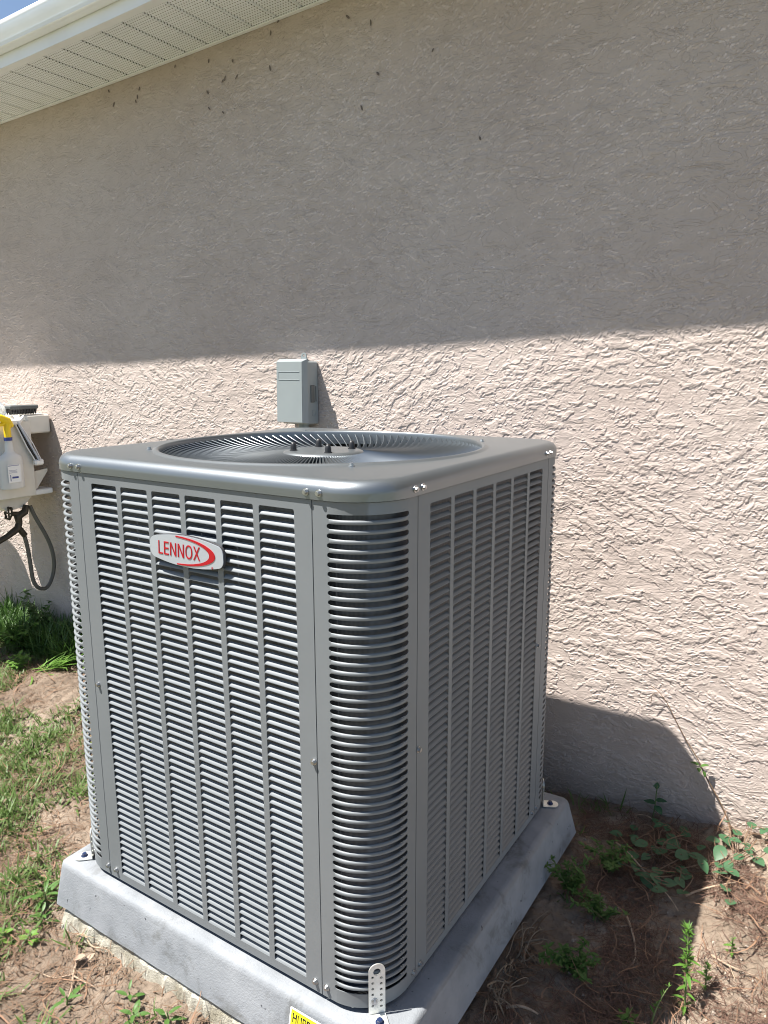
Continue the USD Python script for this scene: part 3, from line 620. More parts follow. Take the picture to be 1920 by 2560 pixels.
# ------------------------------------------------------------------ tie-down straps
def strap(label, cx, cy, deg, full):
    t = math.radians(deg); n = np.array([math.cos(t), math.sin(t), 0]); s_ = np.array([-math.sin(t), math.cos(t), 0])
    base_ = np.array([cx, cy, 0]) + n * (R_ + 0.0052)
    w = 0.0145; top = 0.091 if full else 0.060
    th = thing('tie_down_strap', label, 'metal strap', (0, 0, 0))
    p = unary_union([sbox(-w, -0.0068, w, top - w), Point(0, top - w).buffer(w, quad_segs=8)])
    hs = [Point(0, top - w - 0.001).buffer(0.0066, quad_segs=6)]
    for k in range(6):
        hs += [affinity.scale(Point(-0.0075, top - 0.0272 - 0.0113 * k + 0.002).buffer(0.0026, quad_segs=4), 1, 0.85), affinity.scale(Point(0.0075, top - 0.0272 - 0.0113 * k - 0.001).buffer(0.0026, quad_segs=4), 1, 0.85)]
    m = extrude(p.difference(unary_union(hs)), 0.0017)
    up_ = frame(m, base_, s_, np.array([0, 0, 1.0]), n)
    ft = unary_union([sbox(-w, 0, w, 0.026), Point(0, 0.026).buffer(w, quad_segs=8)]).difference(Point(0, 0.020).buffer(0.003))
    fm = frame(extrude(ft, 0.0017), base_ + np.array([0, 0, -0.0092]) , -s_, n, np.array([0, 0, 1.0]))
    # bend between the two legs
    a_ = np.linspace(0, PI / 2, 6); sec = []
    obj('bracket', join(up_, fm), 'galvanised', th, smooth=False)
    o = base_ + n * 0.020 + np.array([0, 0, -0.0075])
    obj('anchor_bolt', moved(hexscrew(0.0052, 0.0052), *o), 'blue_screw', th, smooth=False)
    if full: obj('sheet_metal_screw', frame(hexscrew(0.0042, 0.003), base_ + n * 0.0017 - s_ * 0.0045 + np.array([0, 0, 0.018]), s_, np.array([0, 0, 1.0]), n), 'zinc', th, smooth=False)
strap('perforated galvanised tie-down strap standing up the near rounded corner of the unit', S - R_, R_, -43, True)
strap('small galvanised tie-down foot with blue bolt at the left front corner of the pad', R_, R_, 223, False)
strap('galvanised tie-down foot with bolt at the rear right corner in the shade', S - R_, S - R_, 28, False)

# ------------------------------------------------------------------ electrical disconnect box on the wall
db = thing('disconnect_box', 'small grey electrical disconnect box mounted on the stucco wall above the unit', 'electrical box', (-0.178, WY, 0.905))
bx = cbox(-0.057, 0.055, -0.060, -0.003, 0.0, 0.205, 0.004)
obj('enclosure', bx, 'box_grey', db, smooth=False)
cov = trimesh.convex.convex_hull([(x, y, z) for x, y, z in [(-0.061, -0.058, 0.212), (0.058, -0.058, 0.212), (-0.061, -0.058, 0.004), (0.058, -0.058, 0.004),
                                                           (-0.056, -0.082, 0.203), (0.050, -0.082, 0.203), (-0.056, -0.086, 0.008), (0.050, -0.086, 0.008),
                                                           (-0.061, -0.062, 0.212), (0.058, -0.062, 0.212), (-0.061, -0.064, 0.004), (0.058, -0.064, 0.004)]])
cv = obj('cover', cov, 'box_grey', db, smooth=False)
yo = lambda z: -0.082 - 0.004 * (0.203 - z) / 0.195
obj('label_recess', join(*[cbox(a_, b_, yo(z1) - 0.0010, yo(z1) + 0.001, z0, z1, 0.0003) for a_, b_, z0, z1 in ((-0.048, 0.040, 0.170, 0.1715), (-0.048, 0.040, 0.144, 0.1455), (-0.048, -0.0465, 0.1455, 0.170))]), 'box_grey', cv, smooth=False)
lug = extrude(Point(0, 0).buffer(0.011, quad_segs=8).union(sbox(-0.011, -0.014, 0.011, 0)).difference(Point(0, 0.002).buffer(0.0045)), 0.004)
obj('hanging_lug', frame(lug, np.array([0.004, -0.010, 0.222]), np.array([1.0, 0, 0]), np.array([0, 0, 1.0]), np.array([0, -1.0, 0])), 'box_grey', db, smooth=False)
lat = join(cbox(0.0545, 0.0585, -0.046, -0.026, 0.072, 0.128, 0.0015), cbox(0.0545, 0.0575, -0.020, -0.0165, 0.074, 0.125, 0.001))
obj('hasp', lat, 'box_dark', db, smooth=False)
ko = trimesh.creation.annulus(0.0085, 0.0105, 0.0014, sections=24)
obj('knockout', frame(ko, np.array([0.0555, -0.030, 0.036]), np.array([0, 1.0, 0]), np.array([0, 0, 1.0]), np.array([1.0, 0, 0])), 'box_grey', db, smooth=False)
cd = tube([(0.012, -0.030, 0.002), (0.012, -0.030, -0.06), (0.012, -0.028, -0.35)], 0.0125, 14)
obj('conduit', cd, 'box_dark', db)
obj('conduit_collar', moved(trimesh.creation.cylinder(0.018, 0.02, sections=18), 0.012, -0.030, -0.0085), 'box_grey', db)

# ------------------------------------------------------------------ cleaning caddy, bottle, brush, tap and hose at the left
XP = -1.63
cad = thing('wall_caddy', 'cream plastic wall caddy with shelves on the stucco wall at the left edge', 'wall caddy', (0, 0, 0))
obj('side_plate', cbox(XP - 0.012, XP, 0.46, 0.982, 0.540, 0.870, 0.004), 'cream_plastic', cad, smooth=False)
obj('top_shelf', cbox(-2.02, XP - 0.004, 0.968, 1.079, 0.812, 0.893, 0.006), 'cream_plastic', cad, smooth=False)
obj('bin', cbox(-2.02, XP - 0.014, 0.465, 0.965, 0.545, 0.862, 0.006), 'cream_plastic', cad, smooth=False)
obj('bottom_shelf', cbox(-1.86, XP - 0.002, 0.950, 1.062, 0.540, 0.564, 0.004), 'white_plastic', cad, smooth=False)
gus = extrude(Polygon([(0.950, 0.566), (0.992, 0.566), (1.050, 0.640), (1.050, 0.652), (0.950, 0.640)]), 0.008)
obj('gusset', frame(gus, np.array([XP - 0.022, 0, 0]), np.array([0, 1.0, 0]), np.array([0, 0, 1.0]), np.array([1.0, 0, 0])), 'cream_plastic', cad, smooth=False)
wed = extrude(Polygon([(0.80, 0.538), (0.985, 0.538), (0.935, 0.490), (0.86, 0.482)]), 0.10)
obj('bracket', frame(wed, np.array([XP - 0.14, 0, 0]), np.array([0, 1.0, 0]), np.array([0, 0, 1.0]), np.array([1.0, 0, 0])), 'cream_plastic', cad, smooth=False)
# spray bottle hanging on the side plate
sb = thing('spray_bottle', 'clear spray bottle with a yellow trigger head hanging on the cream caddy', 'spray bottle', (XP + 0.030, 0.858, 0.590))
prof = [(0.0, 0.0), (0.036, 0.0), (0.041, 0.006), (0.041, 0.120), (0.036, 0.138), (0.024, 0.150), (0.017, 0.160), (0.0155, 0.190), (0.0135, 0.200), (0.0135, 0.214), (0.0, 0.214)]
bt = revolve(prof, 28); bt.vertices[:, 0] *= 0.62; bt.vertices[:, 1] *= np.where(bt.vertices[:, 2] < 0.15, 1.30, 1.1)
obj('bottle', bt, 'bottle_plastic', sb, smooth=40)
bl = revolve([(0.0, 0.204), (0.0165, 0.204), (0.0165, 0.218), (0.0, 0.218)], 20); obj('collar', bl, 'blue_plastic', sb)
hd = join(tube([(0, 0.0, 0.216), (0, 0.0, 0.252), (0, 0.004, 0.276)], [0.0145, 0.0135, 0.0165], 12), tube([(0, 0.024, 0.262), (0, 0.004, 0.284), (0, -0.024, 0.300), (0, -0.040, 0.303)], [0.008, 0.018, 0.015, 0.012], 12),
          tube([(0, -0.004, 0.280), (0, -0.026, 0.272), (0, -0.052, 0.276)], [0.010, 0.008, 0.0065], 10))
obj('trigger_head', hd, 'yellow_plastic', sb)
lb = cbox(0.0262, 0.0272, -0.030, 0.026, 0.028, 0.104, 0.0004)
lbo = obj('printed_label', lb, 'sticker_white', sb, smooth=False)
ln = [cbox(0.0270, 0.0277, -0.028, 0.020, 0.0995, 0.1015, 0.0002)] + [cbox(0.0270, 0.0277, -0.026, 0.010, z, z + 0.0012, 0.0002) for z in (0.080, 0.075, 0.070)] + [cbox(0.0270, 0.0277, -0.014, 0.014, 0.046, 0.054, 0.0002), cbox(0.0270, 0.0277, -0.022, -0.019, 0.036, 0.062, 0.0002)]
obj('print_lines', join(*ln), 'blue_plastic', lbo, smooth=False)
# washing tool hung at a slant
tl = thing('window_squeegee', 'black and white hand tool hanging at a slant beside the spray bottle', 'squeegee', (0, 0, 0))
p0, p1 = np.array([XP + 0.012, 0.908, 0.868]), np.array([XP + 0.018, 0.988, 0.694]); dv = (p1 - p0) / np.linalg.norm(p1 - p0); pv = np.array([0, dv[2], -dv[1]])
obj('handle', tube([p0, p0 + (p1 - p0) * 0.5, p1], [0.006, 0.010, 0.011], 10), 'ink_black', tl)
for q in (-0.018, 0.013): obj('rod', tube([p0 + pv * q * 0.5 + [0.004, 0, 0], p0 + (p1 - p0) * 0.6 + pv * q + [0.004, 0, 0], p1 + pv * q * 0.8 + [0.004, 0, 0]], 0.0028, 8), 'white_plastic', tl)
obj('rod', tube([p0 - pv * 0.003 + [0.009, 0, 0], p1 - pv * 0.003 + [0.011, 0, 0]], 0.0045, 8), 'badge_silver', tl)
cp = cbox(-0.014, 0.014, -0.021, 0.021, -0.013, 0.013, 0.006); obj('end_cap', moved(cp, *(p1 + dv * 0.006)), 'white_plastic', tl)
obj('head', join(moved(cbox(-0.012, 0.012, -0.026, 0.020, -0.010, 0.012, 0.005), *p0), tube([p0 + [0, 0.016, 0], p0 + [-0.01, 0.045, 0.022]], [0.008, 0.006], 8), tube([p0 + [0, -0.006, 0.004], p0 + [-0.008, -0.012, 0.026]], [0.008, 0.007], 8)), 'white_plastic', tl)
# scrub brush and jar standing on the shelf
br = thing('scrub_brush', 'dark grey scrubbing brush lying on top of the cream caddy', 'brush', (0, 0, 0))
obj('back', cbox(-1.70, -1.652, 0.912, 1.042, 0.918, 0.936, 0.004), 'brush_grey', br, smooth=False)
obj('bristles', join(*[trimesh.creation.cone(0.0075, -0.030, sections=7).apply_translation([-1.690 + 0.014 * (k % 3), 0.918 + 0.0125 * (k // 3), 0.920]) for k in range(30)]), 'black_rubber', br)
jr = thing('clear_jar', 'clear domed plastic jar cut off by the left edge on top of the caddy', 'jar', (-1.70, 0.800, 0.864))
obj('body', revolve([(0.0, 0.0), (0.05, 0.0), (0.053, 0.06), (0.045, 0.088), (0.028, 0.098), (0.0, 0.100)], 28), 'clear_dome', jr)
obj('lid', revolve([(0.0, 0.0985), (0.03, 0.0985), (0.03, 0.108), (0.0, 0.108)], 20), 'blue_plastic', jr)
bg = thing('folded_bag', 'pale blue translucent bag tucked behind the brush on the caddy', 'plastic bag', (-1.69, 0.885, 0.872))
bm = trimesh.creation.icosphere(3, 1.0); bm.vertices *= np.array([0.02, 0.024, 0.036]) * (1 + 0.25 * pf(bm.vertices[:, 0] * 2.5, bm.vertices[:, 1] * 2.5 + bm.vertices[:, 2] * 2, 77, 2))[:, None]
obj('body', moved(bm, 0, 0, 0.040), 'clear_dome', bg)
# tap and hose
tp = thing('garden_tap', 'dark brass garden tap with round handwheel on the stucco wall under the caddy', 'tap', (0, 0, 0))
TX = -1.66
obj('body', join(tube([(TX, 0.945, 0.500), (TX, 0.935, 0.470), (TX, 0.90, 0.455), (TX, 0.905, 0.425)], [0.012, 0.016, 0.019, 0.014], 12), tube([(TX, 0.915, 0.462), (TX, 0.875, 0.472)], [0.013, 0.009], 10)), 'brass_dark', tp)
wh = trimesh.creation.torus(0.025, 0.005, 24, 8); wh.vertices *= (1 + 0.10 * np.cos(6 * np.arctan2(wh.vertices[:, 1], wh.vertices[:, 0])))[:, None]
obj('handwheel', join(frame(wh, np.array([TX, 0.862, 0.475]), np.array([1.0, 0, 0]), np.array([0, 0.25, 0.97]), np.array([0, -0.97, 0.25])), tube([(TX - 0.024, 0.862, 0.475), (TX + 0.024, 0.862, 0.475)], 0.004, 8), tube([(TX, 0.862, 0.45), (TX, 0.862, 0.50)], 0.004, 8)), 'brass_dark', tp)
obj('splitter', join(tube([(TX, 0.905, 0.428), (TX, 0.895, 0.402), (TX, 0.845, 0.375), (TX - 0.01, 0.79, 0.350)], [0.014, 0.016, 0.013, 0.012], 12), tube([(TX, 0.898, 0.405), (TX, 0.925, 0.365)], [0.014, 0.013], 12)), 'brass_dark', tp)
hs = obj('hose_loop', tube(spline([(TX, 0.920, 0.372), (TX - 0.005, 0.935, 0.30), (TX - 0.01, 0.945, 0.19), (TX - 0.015, 0.968, 0.115), (TX - 0.02, 1.010, 0.096), (TX - 0.02, 1.050, 0.145), (TX - 0.01, 1.058, 0.22), (TX, 1.030, 0.33), (TX, 0.985, 0.43), (TX - 0.005, 0.965, 0.492)], 70), 0.0088, 12), 'hose_grey')
tag(hs, 'grey garden hose looping down from the tap along the wall', 'hose')
reel = trimesh.creation.torus(0.165, 0.045, 48, 12); reel = join(reel, trimesh.creation.cylinder(0.15, 0.05, sections=40))
obj('reel_drum', frame(reel, np.array([-2.43, 0.79, 0.83]), np.array([1.0, 0, 0]), np.array([0, 0, 1.0]), np.array([0, -1.0, 0])), 'hose_grey', cad)
obj('reel_arm', cbox(-2.25, -2.0, 0.80, 0.84, 0.70, 0.76, 0.004), 'cream_plastic', cad, smooth=False)

# ------------------------------------------------------------------ vegetation
def leaf_mesh(L, W, fold=0.25, droop=0.3, n=5, tip=1.0):
    t = np.linspace(0, 1, n); w = W / 2 * np.sin(PI * np.clip(t, 0.02, 0.985) ** 0.8) ** 0.8
    ang_ = droop * t; x = np.r_[0, np.cumsum(np.cos(ang_[1:]) * L / (n - 1))]; z = -np.r_[0, np.cumsum(np.sin(ang_[1:]) * L / (n - 1))]
    v = np.stack([np.c_[x, w, z + fold * w], np.c_[x, 0 * w, z], np.c_[x, -w, z + fold * w]], 1).reshape(-1, 3)
    return TM(v, quads(n, 3))
def put(m, p, yaw, pitch=0.0, roll=0.0):
    T_ = trimesh.transformations.euler_matrix(roll, -pitch, yaw, 'sxyz'); T_[:3, 3] = p; m = m.copy(); m.apply_transform(T_); return m
def blades(P, yaw, L, W, lean, curl, seg=3, bend_=0.35):
    """many grass blades at once: tapered ribbons"""
    n = len(P); t = np.linspace(0, 1, seg + 1)
    a_ = lean[:, None] + curl[:, None] * t[None]
    dl = (L / seg)[:, None]
    hx = np.concatenate([np.zeros((n, 1)), np.cumsum(np.sin(a_[:, 1:]) * dl, 1)], 1); hz = np.concatenate([np.zeros((n, 1)), np.cumsum(np.cos(a_[:, 1:]) * dl, 1)], 1)
    w = W[:, None] * np.array([0.75, 1.0, 0.75, 0.08])[None] / 2 if seg == 3 else W[:, None] * np.linspace(1, 0.2, seg + 1)[None] / 2
    yy = yaw[:, None] + rng.normal(0, bend_, n)[:, None] * t[None] * 2 + np.cumsum(rng.normal(0, bend_ * 0.5, (n, seg + 1)), 1)
    dh = np.sin(a_[:, 1:]) * dl
    hx = np.concatenate([np.zeros((n, 1)), np.cumsum(dh * np.cos(yy[:, 1:]), 1)], 1); hy = np.concatenate([np.zeros((n, 1)), np.cumsum(dh * np.sin(yy[:, 1:]), 1)], 1)
    c = np.stack([P[:, 0:1] + hx, P[:, 1:2] + hy, P[:, 2:3] + hz], -1)
    side = np.stack([-np.sin(yy) * w, np.cos(yy) * w, 0 * w], -1)
    v = np.stack([c + side, c - side], 2).reshape(n, -1, 3)
    k = 2 * (seg + 1)
    f0 = np.array([[2 * i, 2 * i + 1, 2 * i + 3] for i in range(seg)] + [[2 * i, 2 * i + 3, 2 * i + 2] for i in range(seg)])
    f = (f0[None] + (np.arange(n) * k)[:, None, None]).reshape(-1, 3)
    return TM(v.reshape(-1, 3), f)
def clear_of_pad(x, y, m=0.0): return ~((x > -0.06 - m) & (x < 0.89 + m) & (y > -0.045 - m) & (y < 0.87 + m)) & (y < WY - 0.01)
def grass_density(x, y):
    d = 0.80 + 0.9 * pf(x * 3.0, y * 3.0, 301, 3)
    d = d - 1.4 * np.exp(-(((x + 1.03) / 0.30) ** 2 + ((y - 0.64) / 0.17) ** 2)) - 0.9 * np.exp(-(((x + 0.30) / 0.22) ** 2 + ((y - 0.16) / 0.12) ** 2))
    d = d - 0.62 * sstep(0.08, 0.30, x) - 0.5 * sstep(0.6, 1.0, x)
    d = d - 0.5 * sstep(-0.03, -0.08, y) * sstep(0.04, 0.14, x)
    d = d + 1.1 * sstep(-1.25, -1.6, x) * sstep(0.74, 0.9, y)
    return np.clip(d, 0, 1)
def clumps(n, x0, x1, y0, y1, per, L, W, dens, spread=0.018, lean=(0.25, 1.25)):
    c = np.c_[rng.uniform(x0, x1, n), rng.uniform(y0, y1, n)]
    c = c[(rng.random(n) < dens(c[:, 0], c[:, 1])) & clear_of_pad(c[:, 0], c[:, 1])]
    k = rng.integers(per[0], per[1], len(c)); P = np.repeat(c, k, 0) + rng.normal(0, spread, (k.sum(), 2)); sz = np.repeat(rng.uniform(0.7, 1.25, len(c)), k)
    ok = clear_of_pad(P[:, 0], P[:, 1]); P, sz = P[ok], sz[ok]; m = len(P)
    z = gz(P[:, 0], P[:, 1], False) - 0.004
    return blades(np.c_[P, z], rng.uniform(0, 2 * PI, m), sz * rng.uniform(L[0], L[1], m), rng.uniform(W[0], W[1], m), rng.uniform(lean[0], lean[1], m), rng.uniform(0.1, 0.9, m))
g1 = clumps(8500, -2.3, 0.95, -0.75, 1.06, (9, 22), (0.022, 0.065), (0.0028, 0.0062), grass_density)
g2 = clumps(5200, -4.2, 4.0, -4.0, 1.06, (8, 16), (0.025, 0.07), (0.003, 0.006), lambda x, y: np.where((x > -2.3) & (x < 1.6) & (y > -0.75), 0, 0.9))
tag(obj('grass', join(g1, g2), 'grass_green', smooth=False, kind='stuff'), 'patchy green lawn grass growing in clumps on the sandy soil', 'grass')
g3 = clumps(260, -2.1, -1.22, 0.86, 1.07, (14, 26), (0.06, 0.17), (0.004, 0.009), lambda x, y: np.full_like(x, 0.95) * sstep(-1.15, -1.35, x), 0.02, (0.05, 0.7))
tag(obj('tall_grass', g3, 'grass_dark', smooth=False, kind='stuff'), 'taller dark green grass along the wall base below the caddy', 'grass')
def litter(n, x0, x1, y0, y1, dens, L, W, zoff=0.004):
    c = np.c_[rng.uniform(x0, x1, n), rng.uniform(y0, y1, n)]
    c = c[(rng.random(n) < dens(c[:, 0], c[:, 1])) & clear_of_pad(c[:, 0], c[:, 1])]; m = len(c)
    return blades(np.c_[c, gz(c[:, 0], c[:, 1], False) + rng.uniform(-0.002, zoff, m)], rng.uniform(0, 2 * PI, m), rng.uniform(L[0], L[1], m), rng.uniform(W[0], W[1], m), rng.uniform(1.15, 1.60, m), rng.uniform(-0.25, 0.5, m), 4, 0.55)
dl = lambda x, y: np.clip(0.5 + 0.8 * pf(x * 4, y * 4, 320, 3), 0, 1) * (1 - 0.85 * np.exp(-(((x + 1.03) / 0.28) ** 2 + ((y - 0.64) / 0.16) ** 2)))
dr = lambda x, y: np.clip(0.34 + 1.1 * pf(x * 5, y * 5, 322, 3) + 0.9 * np.exp(-(((x - 1.30) / 0.09) ** 2 + ((y - 0.80) / 0.14) ** 2)), 0, 1)
l1 = litter(85000, -2.3, 0.8, -0.7, 1.05, dl, (0.02, 0.075), (0.0009, 0.0024), 0.016)
l1b = clumps(4200, -2.3, 0.78, -0.7, 1.05, (8, 18), (0.015, 0.05), (0.0012, 0.0032), lambda x, y: np.clip(0.55 + 0.9 * pf(x * 4.5, y * 4.5, 330, 3), 0, 1) * (1 - 0.9 * np.exp(-(((x + 1.03) / 0.28) ** 2 + ((y - 0.64) / 0.16) ** 2))), 0.02, (0.7, 1.55))
tag(obj('dry_thatch', join(l1, l1b), 'straw', smooth=False, kind='stuff'), 'tan dry grass thatch scattered over the soil left of the pad', 'dry grass')
l2 = litter(30000, 0.86, 1.7, -0.2, 1.06, dr, (0.016, 0.07), (0.0009, 0.0024), 0.016)
l2b = clumps(900, 0.88, 1.7, -0.2, 1.05, (6, 14), (0.012, 0.045), (0.0010, 0.0026), dr, 0.02, (0.8, 1.55))
tag(obj('dry_litter', join(l2, l2b), 'straw_red', smooth=False, kind='stuff'), 'reddish dry stems and litter on the sand right of the pad', 'dry grass')
l3 = litter(5200, -2.3, 0.8, -0.7, 1.05, dl, (0.04, 0.12), (0.0020, 0.0046), 0.020)
l4 = litter(1500, 0.88, 1.7, -0.2, 1.06, dr, (0.03, 0.11), (0.0018, 0.0042), 0.020)
tag(obj('loose_straw', join(l3, l4), 'straw_pale', smooth=False, kind='stuff'), 'larger pale straws lying loose on the thatch and soil', 'straw')
pb = []
for k in range(420):
    x, y = (rng.uniform(-1.6, 0.7), rng.uniform(-0.5, 1.0)) if k % 2 else (rng.uniform(0.88, 1.5), rng.uniform(0.1, 1.05))
    if not clear_of_pad(x, y): continue
    m = trimesh.creation.icosphere(0, 1.0); m.vertices *= rng.uniform(0.0015, 0.0048) * rng.uniform(0.6, 1.2, 3); pb.append(moved(m, x, y, float(gz(x, y)) + 0.001))
tag(obj('pebbles', join(*pb), 'pebble', smooth=False, kind='stuff'), 'small pale stones and crumbs scattered on the bare soil', 'pebbles')

def broad_weed(label, x, y, leaves, L, W, h, mname='weed_leaf', yaw0=0.0, group=None, name='broadleaf_weed'):
    z = float(gz(x, y)); w = thing(name, label, 'weed', (x, y, z))
    for k in range(leaves):
        t = k / max(1, leaves - 1); yw = yaw0 + k * 2.4 + random.uniform(-0.3, 0.3); hz = h * (0.25 + 0.75 * t); s = (1.1 - 0.45 * t) * random.uniform(0.85, 1.15)
        obj('leaf', put(leaf_mesh(L * s, W * s, 0.25, random.uniform(0.3, 0.8)), (0.004 * math.cos(yw), 0.004 * math.sin(yw), hz), yw, 0.25 + 0.5 * t), mname, w, smooth=True)
    obj('stem', tube([(0, 0, -0.01), (0.002, 0.001, h * 0.5), (0, 0, h)], [0.0022, 0.0018, 0.001], 6), 'stem_green', w)
broad_weed('bright green young weed nearest the lower front edge of the pad', 0.341, -0.128, 7, 0.036, 0.013, 0.030)
broad_weed('small two-leaved green weed on bare soil just in front of the pad footing', 0.292, -0.100, 4, 0.030, 0.010, 0.022, yaw0=1.2)
broad_weed('green weed with narrow leaves at the bottom edge beside the pad footing', 0.400, -0.097, 6, 0.030, 0.010, 0.028, yaw0=0.5)
broad_weed('low green weed with one long leaf beside the forked twig', 0.190, -0.170, 5, 0.036, 0.010, 0.016, yaw0=2.0)
broad_weed('yellow-green clover-like weed at the far left of the lower lawn', -0.081, -0.140, 6, 0.024, 0.016, 0.020, 'bright_leaf')
broad_weed('yellow-green weed among thatch near the left corner of the pad', -0.028, -0.112, 7, 0.022, 0.013, 0.022, 'bright_leaf', 1.0)
broad_weed('dark green weed tuft right at the left corner of the old footing', -0.060, -0.062, 8, 0.028, 0.010, 0.034, yaw0=0.4)
broad_weed('broad-bladed green tuft leaning on the left end of the pad', -0.105, -0.026, 9, 0.060, 0.013, 0.030, yaw0=0.7)
def bush(label, x, y, n, L, W, h, spread, mname, name='leafy_weed', cat='weed', stems=7):
    z = float(gz(x, y)); w = thing(name, label, cat, (x, y, z)); lv, sm = [], []
    for s in range(stems):
        a_ = random.uniform(0, 2 * PI); q = random.uniform(0.2, 1) * spread; hh = h * random.uniform(0.6, 1.05)
        e = np.array([q * math.cos(a_), q * math.sin(a_), hh]); mid = e * [0.35, 0.35, 0.55]
        P_ = spline([(0.15 * e[0], 0.15 * e[1], -0.01), mid, e], 8); sm.append(tube(P_, np.linspace(0.0016, 0.0006, 8), 5))
        for k in range(n // stems):
            i = random.randint(2, 7); yw = random.uniform(0, 2 * PI); s_ = random.uniform(0.6, 1.15)
            lv.append(put(leaf_mesh(L * s_, W * s_, 0.2, random.uniform(0.1, 0.7), 4), P_[i], yw, random.uniform(-0.1, 0.7)))
    obj('stem', join(*sm), 'stem_green', w); obj('foliage', join(*lv), mname, w, smooth=False)
bush('tall shaded leafy weed against the wall below the garden tap', -1.72, 0.99, 150, 0.034, 0.016, 0.20, 0.12, 'grass_dark', stems=10)
bush('dark leafy weed between the hose loop and the corner of the unit', -1.45, 1.01, 140, 0.030, 0.013, 0.17, 0.13, 'grass_dark', stems=10)
bush('bright sunlit leafy weed at the left edge below the caddy', -1.66, 0.83, 120, 0.028, 0.016, 0.12, 0.10, 'bright_leaf', stems=9)
bush('lime green low weed at the left edge in full sun near the shadow line', -1.42, 0.70, 100, 0.028, 0.014, 0.055, 0.10, 'bright_leaf', stems=9)
bush('feathery green weed growing against the far right side of the pad', 0.935, 0.66, 330, 0.017, 0.006, 0.10, 0.06, 'weed_leaf', stems=9)
bush('shaded feathery weed between the pad and the round-leaved creeper', 0.985, 0.79, 300, 0.018, 0.007, 0.07, 0.08, 'weed_leaf', stems=8)
bush('low shaded weed patch in the middle of the unit shadow', 1.020, 0.61, 280, 0.015, 0.006, 0.04, 0.085, 'weed_leaf', stems=8)
bush('small shaded weed near the dry root clump beside the pad', 1.015, 0.44, 300, 0.018, 0.007, 0.05, 0.075, 'weed_leaf', stems=8)
def spire(label, x, y, h, nodes_, L, W, tipn, lean=(0, 0), mname='fresh_leaf'):
    z = float(gz(x, y)); w = thing('upright_weed', label, 'weed', (x, y, z))
    top_ = np.array([lean[0], lean[1], h]); P_ = spline([(0, 0, -0.01), top_ * [0.3, 0.3, 0.5], top_], 14)
    obj('stem', tube(P_, np.linspace(0.0022, 0.0008, 14), 6), 'stem_green', w)
    for k in range(nodes_):
        i = 1 + int(k / nodes_ * 9); yw = k * 2.4; s = random.uniform(0.8, 1.2)
        obj('leaf', put(leaf_mesh(L * s, W * s, 0.2, random.uniform(0.2, 0.9)), P_[i], yw, random.uniform(0.1, 0.6)), mname, w, smooth=True)
    t_ = []
    for k in range(tipn):
        i = random.randint(7, 13); yw = random.uniform(0, 2 * PI)
        t_.append(put(leaf_mesh(L * 0.55 * random.uniform(0.5, 1.3), W * 0.45, 0.1, 0.2, 3), P_[i], yw, random.uniform(0.2, 1.1)))
    if t_: obj('flower_spray', join(*t_), mname, w, smooth=False)
spire('tall upright bright green weed at the edge of the unit shadow', 1.226, 0.455, 0.155, 14, 0.028, 0.0065, 130, (-0.010, 0.035))
spire('short yellow-green flowering weed just right of the tall upright weed', 1.252, 0.520, 0.055, 5, 0.018, 0.007, 40)
spire('small bright weed with paired leaves at the bottom edge in the shade', 1.138, 0.370, 0.040, 8, 0.026, 0.010, 0, (0.01, 0.0))
spire('thin pale seed stalk leaning at the bottom edge of the shadow', 1.178, 0.392, 0.075, 2, 0.018, 0.006, 24, (0.022, 0.03))
spire('tiny green weed alone on the sunlit sand at the right', 1.284, 0.630, 0.040, 5, 0.016, 0.006, 20)
# round-leaved creepers
def creeper(label, spots, base, lift, size, extra_stems=()):
    w = thing('creeper', label, 'creeping plant', (base[0], base[1], 0))
    bz = float(gz(*base)); prev = np.array([0, 0, bz + 0.004]); st_ = []
    for (x, y) in spots:
        z = float(gz(x, y)) + lift * random.uniform(0.6, 1.5); q = np.array([x - base[0], y - base[1], z])
        st_.append(tube(spline([prev * 0.0 + np.array([0.3 * q[0], 0.3 * q[1], bz + 0.003]), (q + prev) / 2 * [1, 1, 1], q], 7), 0.0010, 5))
        yw = random.uniform(0, 2 * PI); s = size * random.uniform(0.75, 1.25)
        lm = leaf_mesh(s, s * 0.72, 0.18, random.uniform(0.1, 0.6), 6); lm = put(moved(lm, -s * 0.4, 0, 0), q, yw, random.uniform(-0.2, 0.35), random.uniform(-0.3, 0.3))
        obj('leaf', lm, 'creeper_leaf', w, smooth=True)
        prev = q
    obj('stem', join(*st_, *[tube(spline(s_, 16), 0.0013, 6) for s_ in extra_stems]), 'stem_brown', w)
creeper('sunlit round-leaved green creeper at the wall base by the right edge', [(1.214, 1.036), (1.241, 1.023), (1.216, 0.994), (1.241, 0.976), (1.271, 0.979), (1.270, 1.055), (1.301, 1.049), (1.276, 0.935), (1.298, 0.929), (1.318, 0.937), (1.258, 0.904),
         (1.240, 0.881), (1.219, 0.902), (1.231, 0.834), (1.254, 0.849), (1.246, 0.797), (1.263, 0.752), (1.195, 0.977), (1.325, 1.03), (1.223, 0.845)], (1.25, 0.95), 0.030, 0.036)
